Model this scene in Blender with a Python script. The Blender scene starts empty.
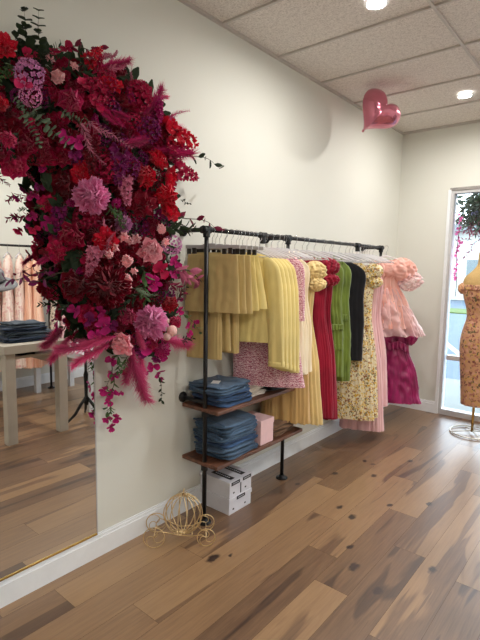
import bpy, bmesh, math, random
from math import sin, cos, pi, radians
from mathutils import Vector, Matrix, Euler, Quaternion, noise as mnoise

random.seed(7)
SC = bpy.context.scene
COL = SC.collection
D, H, W, YB = 5.4545, 3.1349, 3.9, -1.6     # room: far wall, ceiling, right wall, back wall

# ------------------------------------------------------------------ helpers
def srgb(r, g, b):
    def f(c):
        c /= 255.0
        return c/12.92 if c <= .04045 else ((c+.055)/1.055)**2.4
    return (f(r), f(g), f(b), 1)

class NT:
    def __init__(s, name):
        s.m = bpy.data.materials.new(name); s.m.use_nodes = True
        s.t = s.m.node_tree; s.t.nodes.clear()
        s.out = s.n('ShaderNodeOutputMaterial')
        s.b = s.n('ShaderNodeBsdfPrincipled'); s.l(s.b.outputs[0], s.out.inputs[0])
    def n(s, k, **kw):
        x = s.t.nodes.new(k)
        for a, v in kw.items(): setattr(x, a, v)
        return x
    def l(s, a, b): s.t.links.new(a, b)
    def coord(s, sc=(1, 1, 1), kind='Object'):
        c = s.n('ShaderNodeTexCoord'); mp = s.n('ShaderNodeMapping')
        mp.inputs['Scale'].default_value = sc; s.l(c.outputs[kind], mp.inputs[0]); return mp.outputs[0]
    def noise(s, vec, scale, detail=3, rough=.5, dist=0):
        x = s.n('ShaderNodeTexNoise'); x.inputs['Scale'].default_value = scale
        x.inputs['Detail'].default_value = detail; x.inputs['Roughness'].default_value = rough
        x.inputs['Distortion'].default_value = dist
        s.l(vec, x.inputs['Vector']); return x.outputs['Fac']
    def ramp(s, fac, stops, interp='LINEAR'):
        r = s.n('ShaderNodeValToRGB'); e = r.color_ramp; e.interpolation = interp
        while len(e.elements) < len(stops): e.elements.new(.5)
        for i, (p, c) in enumerate(stops): e.elements[i].position = p; e.elements[i].color = c
        s.l(fac, r.inputs[0]); return r.outputs[0]
    def mix(s, f, a, b, mode='MIX'):
        x = s.n('ShaderNodeMix', data_type='RGBA', blend_type=mode)
        for sock, v in ((x.inputs[0], f), (x.inputs[6], a), (x.inputs[7], b)):
            if hasattr(v, 'is_linked') or hasattr(v, 'links'): s.l(v, sock)
            else: sock.default_value = v
        return x.outputs[2]
    def math(s, op, a, b=None, c=None, clamp=False):
        x = s.n('ShaderNodeMath', operation=op, use_clamp=clamp)
        for i, v in enumerate((a, b, c)):
            if v is None: continue
            if hasattr(v, 'links'): s.l(v, x.inputs[i])
            else: x.inputs[i].default_value = v
        return x.outputs[0]
    def bump(s, h, strength=.3, dist=.01):
        x = s.n('ShaderNodeBump'); x.inputs['Strength'].default_value = strength
        x.inputs['Distance'].default_value = dist; s.l(h, x.inputs['Height']); s.l(x.outputs[0], s.b.inputs['Normal'])
    def set(s, **kw):
        for k, v in kw.items():
            k = {'rough': 'Roughness', 'metal': 'Metallic', 'sheen': 'Sheen Weight', 'spec': 'Specular IOR Level',
                 'coat': 'Coat Weight', 'alpha': 'Alpha', 'color': 'Base Color', 'trans': 'Transmission Weight',
                 'sss': 'Subsurface Weight', 'aniso': 'Anisotropic'}[k]
            if hasattr(v, 'links'): s.l(v, s.b.inputs[k])
            else: s.b.inputs[k].default_value = v
        return s

def plain(name, c, rough=.6, metal=0, var=.12, scale=20, bump=0, bscale=200, **kw):
    t = NT(name); v = t.coord()
    f = t.noise(v, scale, 3)
    d = tuple(x*(1-var) for x in c[:3])+(1,); e = tuple(min(1, x*(1+var)) for x in c[:3])+(1,)
    t.set(color=t.ramp(f, [(.3, d), (.7, e)]), rough=rough, metal=metal, **kw)
    if bump: t.bump(t.noise(v, bscale, 2), bump, .002)
    return t.m

def petal_mat(name, base, tip, rough=.55):
    t = NT(name); a = t.n('ShaderNodeAttribute', attribute_name='tip')
    v = t.coord(); f = t.noise(v, 60, 2)
    k = t.math('ADD', a.outputs['Fac'], t.math('MULTIPLY_ADD', f, .5, -.25), clamp=True)
    oi = t.n('ShaderNodeObjectInfo')
    c = t.ramp(k, [(0, base), (1, tip)])
    hs = t.n('ShaderNodeHueSaturation'); t.l(c, hs.inputs['Color'])
    t.l(t.math('MULTIPLY_ADD', oi.outputs['Random'], .40, .98), hs.inputs['Value'])
    t.set(color=hs.outputs[0], rough=rough, sheen=.15, spec=.25)
    tr = t.n('ShaderNodeBsdfTranslucent'); t.l(hs.outputs[0], tr.inputs[0])
    mx = t.n('ShaderNodeMixShader'); mx.inputs[0].default_value = .22
    t.l(t.b.outputs[0], mx.inputs[1]); t.l(tr.outputs[0], mx.inputs[2]); t.l(mx.outputs[0], t.out.inputs[0])
    return t.m

class MB:
    """collects geometry of ONE object"""
    def __init__(s): s.v = []; s.f = []; s.tip = []; s.mi = []; s.cur = 0
    def add(s, vs, fs, tips=None):
        o = len(s.v); s.v += [Vector(p) for p in vs]
        s.f += [tuple(i+o for i in f) for f in fs]; s.mi += [s.cur]*len(fs)
        s.tip += list(tips) if tips is not None else [0.0]*len(vs)
        return s
    def box(s, c, d, rz=0, M=None):
        x, y, z = (q/2 for q in d)
        vs = [Vector(p) for p in ((-x,-y,-z),(x,-y,-z),(x,y,-z),(-x,y,-z),(-x,-y,z),(x,-y,z),(x,y,z),(-x,y,z))]
        R = M if M is not None else Matrix.Rotation(rz, 4, 'Z')
        vs = [R @ p + Vector(c) for p in vs]
        return s.add(vs, [(0,3,2,1),(4,5,6,7),(0,1,5,4),(1,2,6,5),(2,3,7,6),(3,0,4,7)])
    def tube(s, pts, r, n=8, cap=True, tips=None):
        pts = [Vector(p) for p in pts]; m = len(pts)
        rs = r if isinstance(r, (list, tuple)) else [r]*m
        vs = []; prev = None
        for i, p in enumerate(pts):
            t = (pts[min(i+1, m-1)] - pts[max(i-1, 0)])
            t = t.normalized() if t.length > 1e-9 else Vector((0, 0, 1))
            if prev is None: a = t.orthogonal().normalized()
            else:
                a = prev - t*prev.dot(t)
                a = a.normalized() if a.length > 1e-6 else t.orthogonal().normalized()
            prev = a; b = t.cross(a)
            vs += [p + (a*cos(2*pi*k/n)+b*sin(2*pi*k/n))*rs[i] for k in range(n)]
        fs = [(i*n+k, i*n+(k+1) % n, (i+1)*n+(k+1) % n, (i+1)*n+k) for i in range(m-1) for k in range(n)]
        if cap: fs += [tuple(range(n-1, -1, -1)), tuple(range((m-1)*n, m*n))]
        return s.add(vs, fs, tips)
    def cyl(s, a, b, r, n=16): return s.tube([a, b], r, n)
    def lathe(s, prof, c=(0, 0, 0), n=24, M=None):
        vs = []; M = M or Matrix.Identity(4)
        for r, z in prof: vs += [M @ Vector((r*cos(2*pi*k/n), r*sin(2*pi*k/n), z)) + Vector(c) for k in range(n)]
        m = len(prof)
        fs = [(i*n+k, i*n+(k+1) % n, (i+1)*n+(k+1) % n, (i+1)*n+k) for i in range(m-1) for k in range(n)]
        return s.add(vs, fs)
    def grid(s, fn, nu, nv, closed_u=False, tipfn=None):
        vs = [fn(i/(nu if closed_u else nu-1), j/(nv-1)) for j in range(nv) for i in range(nu)]
        k = nu if closed_u else nu-1
        fs = [(j*nu+i, j*nu+(i+1) % nu, (j+1)*nu+(i+1) % nu, (j+1)*nu+i) for j in range(nv-1) for i in range(k)]
        tips = [tipfn(i/(nu-1), j/(nv-1)) for j in range(nv) for i in range(nu)] if tipfn else None
        return s.add(vs, fs, tips)
    def mesh(s, name, mats, smooth=True):
        me = bpy.data.meshes.new(name); me.from_pydata([tuple(p) for p in s.v], [], s.f)
        mats = mats if isinstance(mats, (list, tuple)) else [mats]
        for m in mats: me.materials.append(m)
        if any(s.tip):
            a = me.attributes.new('tip', 'FLOAT', 'POINT'); a.data.foreach_set('value', s.tip)
        me.polygons.foreach_set('material_index', s.mi)
        me.polygons.foreach_set('use_smooth', [smooth]*len(s.f)); me.update(); return me
    def build(s, name, mat, parent=None, smooth=True, bevel=0, solid=0):
        o = bpy.data.objects.new(name, s.mesh(name, mat, smooth)); COL.objects.link(o)
        if parent: o.parent = parent
        if solid:
            m = o.modifiers.new('s', 'SOLIDIFY'); m.thickness = solid
        if bevel:
            m = o.modifiers.new('b', 'BEVEL'); m.width = bevel; m.segments = 2; m.limit_method = 'ANGLE'
        return o

def tag(o, label=None, cat=None, group=None, kind=None):
    if label: o['label'] = label
    if cat: o['category'] = cat
    if group: o['group'] = group
    if kind: o['kind'] = kind
    return o
def thing(name, label, cat, loc=(0, 0, 0), rz=0, group=None):
    o = bpy.data.objects.new(name, None); COL.objects.link(o); o.empty_display_size = .05
    o.location = loc; o.rotation_euler = (0, 0, rz); return tag(o, label, cat, group)
def copy_tree(o, parent=None):
    c = o.copy(); COL.objects.link(c)
    if parent: c.parent = parent
    for ch in list(o.children): copy_tree(ch, c)
    return c
def lerp(a, b, t): return a+(b-a)*t
def smooth_rows(rows, n):
    """rows: list of tuples, first item z (descending); catmull-rom resample"""
    out = []; m = len(rows)-1
    for i in range(n):
        u = i/(n-1)*m; k = min(int(u), m-1); t = u-k
        p0, p1, p2, p3 = rows[max(k-1, 0)], rows[k], rows[k+1], rows[min(k+2, m)]
        out.append(tuple(.5*(2*b+(c-a)*t+(2*a-5*b+4*c-d)*t*t+(3*b-a-3*c+d)*t**3) for a, b, c, d in zip(p0, p1, p2, p3)))
    return out
def lin_rows(rows, n):
    # even steps in height, smoothed twice
    zs = [lerp(rows[0][0], rows[-1][0], i/(n-1)) for i in range(n)]; out = []
    for z in zs:
        k = 0
        while k < len(rows)-2 and z < rows[k+1][0]: k += 1
        a, b = rows[k], rows[k+1]; t = (z-a[0])/(b[0]-a[0]) if a[0] != b[0] else 0
        out.append(tuple(lerp(q, w_, t) for q, w_ in zip(a, b)))
    for _ in range(2):
        out = [out[0]]+[tuple((x+2*y+w_)/4 for x, y, w_ in zip(out[i-1], out[i], out[i+1])) for i in range(1, n-1)]+[out[-1]]
    return out

# ------------------------------------------------------------------ materials
def wall_mat(name, c):
    t = NT(name); v = t.coord()
    t.set(color=t.ramp(t.noise(v, 1.5, 2), [(.3, tuple(x*.985 for x in c[:3])+(1,)), (.7, c)]), rough=.62, spec=.3)
    t.bump(t.noise(v, 260, 3), .06, .002); return t.m
M_wall = wall_mat('wall_paint', srgb(222, 223, 215))
M_trim = plain('trim_paint', srgb(236, 240, 244), .3, var=.02)
def ceil_mat():
    t = NT('ceiling_tile'); v = t.coord()
    n1 = t.noise(v, 90, 4, .7); n2 = t.noise(v, 34, 3, .6)
    sp = t.ramp(n1, [(.38, srgb(190, 182, 175)), (.52, srgb(234, 228, 222))])
    t.set(color=t.mix(.35, sp, t.ramp(n2, [(.35, srgb(186, 178, 170)), (.6, srgb(226, 220, 212))])), rough=.9, spec=.1)
    t.bump(n1, .25, .004); return t.m
M_ceil = ceil_mat()
M_tgrid = plain('ceiling_grid', srgb(196, 190, 184), .5, var=.04)

KNOTS = [(.496,1.816,1.4),(.553,1.902,.6),(.755,2.797,1),(.876,2.732,1.2),(1.124,2.26,1.2),(1.02,2.42,.8),(1.451,2.523,1.1),
         (1.30,2.16,1.1),(.47,3.25,1),(.72,3.42,1.1),(.62,3.62,.7),(.83,3.9,.9),(.541,3.64,.8),(1.0,3.05,.8),(.35,2.9,.8),(1.2,3.25,.9)]
def floor_mat():
    t = NT('floor_wood')
    at = t.n('ShaderNodeAttribute', attribute_name='tone').outputs['Fac']
    sd = t.n('ShaderNodeAttribute', attribute_name='seed').outputs['Fac']
    c = t.n('ShaderNodeTexCoord'); sep = t.n('ShaderNodeSeparateXYZ'); t.l(c.outputs['Object'], sep.inputs[0])
    def vec(sx, sy, off):
        cb = t.n('ShaderNodeCombineXYZ')
        t.l(t.math('MULTIPLY', sep.outputs[0], sx), cb.inputs[0]); t.l(t.math('MULTIPLY', sep.outputs[1], sy), cb.inputs[1])
        t.l(t.math('MULTIPLY', sd, off), cb.inputs[2]); return cb.outputs[0]
    g1 = t.noise(vec(30, 1.6, 37), 2.2, 5, .6, .6)     # fine grain
    g2 = t.noise(vec(4.2, .42, 91), 1.6, 3, .45, .5)       # heartwood bands
    g3 = t.noise(vec(90, 3, 11), 2, 2, .5)
    hw = t.ramp(g2, [(.575, (0, 0, 0, 1)), (.605, (1, 1, 1, 1))])
    k = t.math('ADD', t.math('MULTIPLY_ADD', at, .85, .07), t.math('MULTIPLY', hw, -.30)); 
    k = t.math('ADD', k, t.math('MULTIPLY_ADD', g1, .46, -.23))
    k = t.math('ADD', k, t.math('MULTIPLY_ADD', g3, .12, -.06), clamp=True)
    col = t.ramp(k, [(0, srgb(66, 45, 32)), (.3, srgb(102, 74, 52)), (.6, srgb(144, 111, 78)), (1, srgb(178, 143, 102))])
    # knots
    kn = t.n('ShaderNodeTexNoise'); kn.name = 'kn'; kn.inputs['Scale'].default_value = 22; t.l(c.outputs['Object'], kn.inputs['Vector'])
    acc = None
    for (x, y, s) in KNOTS:
        vd = t.n('ShaderNodeVectorMath', operation='DISTANCE')
        mp = t.n('ShaderNodeMapping'); mp.inputs['Scale'].default_value = (1, .62, 1); t.l(c.outputs['Object'], mp.inputs[0])
        t.l(t.mix(.035, mp.outputs[0], t.t.nodes['kn'].outputs['Color'], 'ADD'), vd.inputs[0]); vd.inputs[1].default_value = (x+.0175, y*.62+.0175, .0175)
        mr = t.n('ShaderNodeMapRange', interpolation_type='SMOOTHSTEP')
        t.l(vd.outputs['Value'], mr.inputs[0])
        mr.inputs[1].default_value = 0.027*s; mr.inputs[2].default_value = .011*s; mr.inputs[3].default_value = 0; mr.inputs[4].default_value = 1
        acc = mr.outputs[0] if acc is None else t.math('MAXIMUM', acc, mr.outputs[0])
    acc = t.math('MULTIPLY', acc, t.math('MULTIPLY_ADD', g1, 1.2, .4), clamp=True)
    col = t.mix(acc, col, srgb(46, 28, 24))
    crack = t.ramp(t.noise(vec(45, 2.0, 53), 1.2, 2, .5, .3), [(.70, (0, 0, 0, 1)), (.76, (1, 1, 1, 1))])
    col = t.mix(t.math('MULTIPLY', crack, .6), col, srgb(70, 46, 34))
    t.set(color=col, rough=t.math('MULTIPLY_ADD', g1, .15, .36), spec=.6, coat=.55); t.b.inputs['Coat Roughness'].default_value = .30; t.set(); t.bump(g1, .08, .003)
    return t.m
M_floor = floor_mat()
M_black = plain('black_iron_pipe', srgb(30, 30, 32), .45, metal=.3, var=.2, scale=60)
M_shelf = (lambda: (lambda t: (lambda v: (t.set(color=t.ramp(t.noise(v, 3, 5, .6, .8), [(.3, srgb(72, 44, 32)), (.7, srgb(128, 84, 62))]), rough=.5), t.m)[1])(t.coord((14, 1.2, 10))))(NT('walnut_shelf')))()
M_white = plain('clear_white_plastic', srgb(226, 226, 230), .3, var=.03, alpha=.5)
M_greybar = plain('grey_plastic', srgb(190, 188, 190), .35, var=.05)
M_chrome = plain('chrome', srgb(205, 208, 212), .18, metal=1, var=.03)
M_clip = plain('dark_clip', srgb(70, 66, 62), .35, metal=.6)
M_brass = plain('brass', srgb(214, 184, 112), .25, metal=1, var=.05)
M_gold = plain('gold_wire', srgb(222, 196, 150), .3, metal=.9, var=.05)
def mirror_mat():
    t = NT('mirror_silver'); t.set(color=(.88, .89, .88, 1), metal=1, rough=0.0); return t.m
M_mirror = mirror_mat()
def glass_mat():
    t = NT('window_glass'); t.t.nodes.remove(t.b)
    tr = t.n('ShaderNodeBsdfTransparent'); tr.inputs[0].default_value = (.96, .98, .98, 1)
    gl = t.n('ShaderNodeBsdfGlossy'); gl.inputs['Roughness'].default_value = .01
    fr = t.n('ShaderNodeFresnel'); fr.inputs[0].default_value = 1.45
    mx = t.n('ShaderNodeMixShader'); t.l(fr.outputs[0], mx.inputs[0]); t.l(tr.outputs[0], mx.inputs[1]); t.l(gl.outputs[0], mx.inputs[2])
    t.l(mx.outputs[0], t.out.inputs[0]); return t.m
M_glass = glass_mat()
def emit(name, c, s):
    t = NT(name); e = t.n('ShaderNodeEmission'); e.inputs[0].default_value = c; e.inputs[1].default_value = s
    t.l(e.outputs[0], t.out.inputs[0]); return t.m
LAMP = 22.5
M_lamp = emit('downlight_diffuser', (1, .965, .92, 1), 12)

def cloth(name, c, rough=.75, var=.1, sheen=.25, stretch=(6, 6, 1.5), bump=.15, c2=None, spec=.2, **kw):
    t = NT(name); v = t.coord(stretch)
    d = c2 or tuple(x*(1-var*2) for x in c[:3])+(1,)
    t.set(color=t.ramp(t.noise(v, 2.5, 4, .6), [(.3, d), (.6, c)]), rough=rough, sheen=sheen, spec=spec, **kw)
    t.bump(t.noise(t.coord((1, 1, 1)), 240, 2), bump, .002); return t.m
M_mustard = cloth('mustard_linen', srgb(208, 184, 126))
M_yellow = cloth('yellow_linen', srgb(240, 220, 146))
M_cream = cloth('cream_chiffon', srgb(250, 238, 210), c2=srgb(240, 220, 184))
M_butter = cloth('butter_satin', srgb(240, 214, 150), rough=.42, spec=.4)
M_gsatin = cloth('gold_satin', srgb(214, 176, 112), rough=.35, spec=.5)
M_crimson = cloth('crimson_pleats', srgb(160, 18, 52), rough=.6, c2=srgb(120, 10, 38))
M_green = cloth('green_satin', srgb(118, 140, 50), rough=.45, c2=srgb(86, 104, 34), spec=.4)
M_velvet = cloth('black_velvet', srgb(20, 20, 26), rough=.9, sheen=.5)
M_blush = cloth('blush_chiffon', srgb(240, 196, 198), rough=.6, c2=srgb(226, 176, 182))
M_magenta = cloth('magenta_taffeta', srgb(172, 16, 104), rough=.38, c2=srgb(118, 8, 70), spec=.6)
M_peachlong = cloth('peach_chiffon', srgb(252, 208, 180), c2=srgb(244, 184, 158))
def organza():
    t = NT('peach_organza'); v = t.coord()
    t.set(color=t.ramp(t.noise(v, 9, 3), [(.3, srgb(246, 168, 150)), (.65, srgb(255, 202, 190))]), rough=.4, sheen=.5)
    lw = t.n('ShaderNodeLayerWeight'); lw.inputs[0].default_value = .35
    t.set(alpha=t.math('MULTIPLY_ADD', lw.outputs['Facing'], .3, .7)); return t.m
M_organza = organza()
def organza2():
    t = NT('sheer_organza'); t.set(color=srgb(255, 214, 214), rough=.35, sheen=.5)
    lw = t.n('ShaderNodeLayerWeight'); lw.inputs[0].default_value = .4
    t.set(alpha=t.math('MULTIPLY_ADD', lw.outputs['Facing'], .5, .4)); return t.m
M_sheer = organza2()
def floral(name, ground, cols, scale=38):
    t = NT(name); v = t.coord(); 
    n = t.n('ShaderNodeTexNoise'); n.inputs['Scale'].default_value = 30; t.l(v, n.inputs['Vector'])
    v2 = t.mix(.06, v, n.outputs['Color'], 'ADD')
    vo = t.n('ShaderNodeTexVoronoi'); vo.inputs['Scale'].default_value = scale; t.l(v2, vo.inputs['Vector'])
    sx = t.n('ShaderNodeSeparateColor'); t.l(vo.outputs['Color'], sx.inputs[0])
    st = [(0, ground)] + [(.30+.70*i/len(cols), c) for i, c in enumerate(cols)]
    pc = t.ramp(sx.outputs[0], st, 'CONSTANT')
    dm = t.ramp(vo.outputs['Distance'], [(.50, (1, 1, 1, 1)), (.66, (0, 0, 0, 1))])
    t.set(color=t.mix(dm, ground, pc), rough=.7, sheen=.2); return t.m
M_floralY = floral('yellow_floral_print', srgb(236, 224, 190), [srgb(214, 166, 44), srgb(226, 188, 70), srgb(150, 96, 52), srgb(120, 112, 60), srgb(150, 96, 52), srgb(228, 200, 110)], 62)
M_floralG = floral('grey_floral_print', srgb(214, 204, 192), [srgb(168, 150, 146), srgb(120, 116, 100), srgb(196, 150, 140)], 30)
M_floralP = floral('brown_floral_print', srgb(206, 158, 118), [srgb(176, 112, 96), srgb(206, 166, 90), srgb(132, 74, 64), srgb(214, 164, 142), srgb(104, 92, 58)], 46)
M_lace = floral('pink_lace', srgb(250, 228, 216), [srgb(240, 200, 192), srgb(250, 228, 216), srgb(232, 180, 172)], 26)
def tweed():
    t = NT('pink_tweed'); v = t.coord()
    w1 = t.n('ShaderNodeTexWave', bands_direction='Z'); w1.inputs['Scale'].default_value = 26; w1.inputs['Distortion'].default_value = 9
    w1.inputs['Detail Scale'].default_value = 3; t.l(v, w1.inputs[0])
    n = t.noise(t.coord((1, 1, 2.2)), 75, 2)
    f = t.math('MULTIPLY_ADD', w1.outputs['Fac'], .5, t.math('MULTIPLY', n, .62))
    t.set(color=t.ramp(f, [(.22, srgb(146, 60, 86)), (.40, srgb(196, 100, 128)), (.55, srgb(222, 150, 168)), (.72, srgb(248, 222, 226))]), rough=.9, sheen=.3)
    t.bump(f, .5, .006); return t.m
M_tweed = tweed()
def denim(name, a, b):
    t = NT(name); v = t.coord(); 
    f = t.math('MULTIPLY_ADD', t.noise(v, 9, 3), .7, t.math('MULTIPLY', t.noise(v, 180, 2), .3))
    t.set(color=t.ramp(f, [(.3, a), (.7, b)]), rough=.85, sheen=.15, spec=.15); t.bump(t.noise(v, 60, 3), .35, .004); return t.m
M_denim = [denim('mid_denim', srgb(34, 52, 72), srgb(88, 114, 142)), denim('blue_denim', srgb(30, 48, 78), srgb(64, 94, 134)),
           denim('dark_denim', srgb(24, 34, 52), srgb(56, 72, 98)), denim('slate_denim', srgb(40, 50, 62), srgb(92, 106, 120))]
M_paper = plain('paper', srgb(236, 236, 238), .7, var=.02)
M_box = plain('white_carton', srgb(214, 214, 222), .6, var=.03)
M_ink = plain('black_print', srgb(34, 34, 40), .6, var=.02)
M_pinkbox = plain('pink_carton', srgb(246, 206, 208), .6, var=.03)
M_brown = cloth('brown_suede', srgb(122, 92, 68))
M_whitecloth = cloth('white_cotton', srgb(226, 218, 206), c2=srgb(196, 186, 174))
M_table = plain('grey_painted_wood', srgb(192, 184, 172), .6, var=.05, scale=8)
M_whitetable = plain('white_painted_wood', srgb(226, 230, 236), .5, var=.03)
M_hat = plain('grey_felt', srgb(140, 140, 144), .9, var=.05, scale=40)
M_linen = plain('mannequin_linen', srgb(206, 174, 116), .8, var=.08, scale=90)
M_silver = plain('white_metal', srgb(222, 218, 206), .35, metal=.4, var=.04)
M_fr = plain('window_frame_paint', srgb(205, 206, 208), .35, metal=.2, var=.03)
def foil():
    t = NT('pink_foil'); v = t.coord(); t.set(color=srgb(216, 128, 150), metal=.75, rough=.22, coat=.4)
    t.bump(t.noise(v, 14, 2), .25, .02); return t.m
M_foil = foil()
# outside
M_asphalt = plain('pale_asphalt', srgb(78, 92, 104), .8, var=.06, scale=1.2)
M_walk = plain('concrete_walk', srgb(116, 118, 114), .8, var=.05, scale=3)
M_grass = plain('lawn', srgb(78, 96, 44), .9, var=.2, scale=6)
M_bld = plain('far_building', srgb(170, 170, 166), .7, var=.02)
M_bldband = plain('far_building_band', srgb(104, 114, 116), .6, var=.02)
M_paintline = plain('road_paint', srgb(170, 170, 170), .7, var=.02)

# ------------------------------------------------------------------ room
def struct(mb, name, mat, **kw): return tag(mb.build(name, mat, smooth=False, **kw), kind='structure')
# floor planks
def build_floor():
    pw = .187; rnd = random.Random(3)
    joints = {0: [(-1.0, .5), (1.11, .80), (1.9, .42), (3.7, .38)], 1: [(-1.3, .6), (1.776, .62), (3.1, .30), (4.4, .5)],
              2: [(-.7, .55), (1.3, .72), (3.0, .42), (4.9, .5)], 3: [(-.4, .5), (1.0, .58), (2.62, .66), (4.2, .36)],
              4: [(-1.1, .6), (.7, .34), (2.27, .62), (3.53, .44), (4.9, .5)], 5: [(-.9, .5), (.6, .72), (2.03, .36), (3.0, .66), (4.6, .5)],
              6: [(-.5, .55), (.9, .36), (2.6, .62), (4.0, .5)], 7: [(-.5, .55), (1.0, .3), (1.864, .7), (3.6, .46)],
              8: [(-.5, .55), (1.5, .40), (2.5, .72), (4.2, .55)]}
    mb = MB(); tone = []; seed = []
    i = -2; x0 = .082 - pw
    idx = -1
    x = x0
    while x < W+.05:
        if idx in joints: js = joints[idx]
        else:
            js = []; y = YB - rnd.random()*1.2
            while y < D: js.append((y, rnd.choice([.36, .45, .52, .6, .68, .75]))); y += rnd.uniform(1.1, 2.0)
        ys = [YB-.05] + [j[0] for j in js if j[0] > YB-.04] + [D+.3]
        ts = [js[0][1]-.08] + [j[1] for j in js if j[0] > YB-.04]
        for a, b, tn in zip(ys[:-1], ys[1:], ts):
            g = .0006; xa, xb = max(x, -.02)+g, min(x+pw, W+.02)-g
            if xb <= xa: continue
            mb.add([(xa, a+g, 0), (xb, a+g, 0), (xb, b-g, 0), (xa, b-g, 0)], [(0, 1, 2, 3)])
            tone.append(tn); seed.append(rnd.random())
        x += pw; idx += 1
    mb.cur = 1
    mb.box((W/2, (YB+D)/2, -.0265), (W+.1, D-YB+.2, .05)); tone += [0]*6; seed += [0]*6
    o = struct(mb, 'floor', [M_floor, plain('floor_joint', srgb(74, 52, 38), .8)])
    for nm, dat in (('tone', tone), ('seed', seed)):
        a = o.data.attributes.new(nm, 'FLOAT', 'FACE'); a.data.foreach_set('value', dat)
build_floor()
struct(MB().box((-.06, (YB+D)/2, H/2), (.12, D-YB+.24, H+.1)), 'wall_left', M_wall)
struct(MB().box((W+.06, (YB+D)/2, H/2), (.12, D-YB+.24, H+.1)), 'wall_right', M_wall)
struct(MB().box((W/2, YB-.06, H/2), (W, .12, H+.1)), 'wall_back', M_wall)
WX0, WX1, WTOP = .555, 3.72, 2.468         # shop window opening
mb = MB(); mb.box((WX0/2, D+.07, H/2), (WX0, .14, H+.1)); mb.box(((WX1+W)/2, D+.07, H/2), (W-WX1, .14, H+.1))
mb.box(((WX0+WX1)/2, D+.07, (WTOP+H+.05)/2), (WX1-WX0, .14, H+.05-WTOP)); struct(mb, 'wall_far', M_wall)
# ceiling : tiles in a T grid
y4, xl, T = 4.2011, 1.1263, .6096
mb = MB(); mb.box((W/2, (YB+D)/2, H+.04), (W, D-YB, .06)); struct(mb, 'ceiling', M_ceil)
g = MB()
yy = y4 - 12*T
while yy < D:
    if yy > YB: g.box((W/2, yy, H+.004), (W, .016, .016))
    yy += T
xx = xl
while xx < W: g.box((xx, (YB+D)/2, H+.0045), (.018, D-YB, .0165)); xx += 2*T
g.box((.011, (YB+D)/2, H+.003), (.022, D-YB, .02)); g.box((W/2, D-.011, H+.003), (W, .022, .02))
struct(g, 'trim_1', M_tgrid)
# baseboards
def baseboard(name, pts):   # list of box centre/size
    mb = MB()
    for (x0, y0, x1, y1, ax) in pts:
        for (th, za, zb) in ((.016, 0, .105), (.011, .105, .122), (.006, .122, .132)):
            if ax == 'l': mb.box((th/2, (y0+y1)/2, (za+zb)/2), (th, y1-y0, zb-za))
            if ax == 'r': mb.box((W-th/2, (y0+y1)/2, (za+zb)/2), (th, y1-y0, zb-za))
            if ax == 'f': mb.box(((x0+x1)/2, D-th/2, (za+zb)/2), (x1-x0, th, zb-za))
            if ax == 'b': mb.box(((x0+x1)/2, YB+th/2, (za+zb)/2), (x1-x0, th, zb-za))
    return struct(mb, name, M_trim)
baseboard('baseboard_left', [(0, YB, 0, D, 'l')]); baseboard('baseboard_right', [(0, YB, 0, D, 'r')])
baseboard('baseboard_far', [(.016, 0, WX0-.01, 0, 'f'), (WX1+.01, 0, W-.016, 0, 'f')]); baseboard('baseboard_back', [(.016, 0, W-.016, 0, 'b')])
# shop window: frame, rails, panes
wn = tag(bpy.data.objects.new('window_1', None), 'tall white-framed shop window in the far wall', None, None, 'structure'); COL.objects.link(wn)
fr = MB(); yc = D+.05
fr.box((WX0+.022, yc, WTOP/2), (.044, .10, WTOP)); fr.box((WX1-.022, yc, WTOP/2), (.044, .10, WTOP))
fr.box(((WX0+WX1)/2, yc, WTOP-.02), (WX1-WX0-.088, .10, .04)); fr.box(((WX0+WX1)/2, yc, .03), (WX1-WX0-.088, .10, .06))
mull = [WX0+.044+(WX1-WX0-.088)*k/3 for k in range(4)]
for k in (1, 2): fr.box((mull[k], yc, WTOP/2), (.05, .09, WTOP-.1))
for k in range(3):
    fr.box(((mull[k]+mull[k+1])/2, yc, .648), (mull[k+1]-mull[k]-.044, .08, .05))
fr.build('window_frame', M_fr, wn, smooth=False)
for k in range(3):
    for (za, zb) in ((.06, .623), (.673, WTOP-.04)):
        MB().box(((mull[k]+mull[k+1])/2, yc, (za+zb)/2), (mull[k+1]-mull[k]-.05, .006, zb-za)).build('pane', M_glass, wn, smooth=False)
cs = MB(); cs.box((WX0-.001, D-.009, WTOP/2), (.03, .018, WTOP)); struct(cs, 'trim_2', M_trim)
cs = MB(); cs.box(((WX0+WX1)/2, D-.004, WTOP+.005), (WX1-WX0, .012, .03)); struct(cs, 'trim_3', plain('grey_header', srgb(150, 146, 142), .5))

# outside
struct(MB().box((3, D+.14+20, -.07), (60, 40, .1)), 'ground_outside', M_asphalt)
struct(MB().box((3, D+.14+.9, -.015), (30, 1.8, .03)), 'pavement_outside', M_walk)
struct(MB().box((3, D+15, 0), (60, 2.2, .06)), 'lawn_strip', M_grass)
for k in range(5):
    tag(MB().box((-4+k*2.6, D+6.5, -.017), (.12, 5, .008), rz=.45).build('parking_line', M_paintline, smooth=False), kind='structure')
bd = thing('far_building', 'long low pale building across the parking lot', 'building', (-2, D+26, 0))
MB().box((0, 0, 1.9), (40, 6, 3.8)).build('wall', M_bld, bd, smooth=False)
MB().box((0, 0, 4.0), (41, 7, .4)).build('roof', M_bldband, bd, smooth=False)
for k in range(8): MB().box((-14+k*4, -3.03, 1.6), (2.2, .06, 1.3)).build('window', M_bldband, bd, smooth=False)

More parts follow.
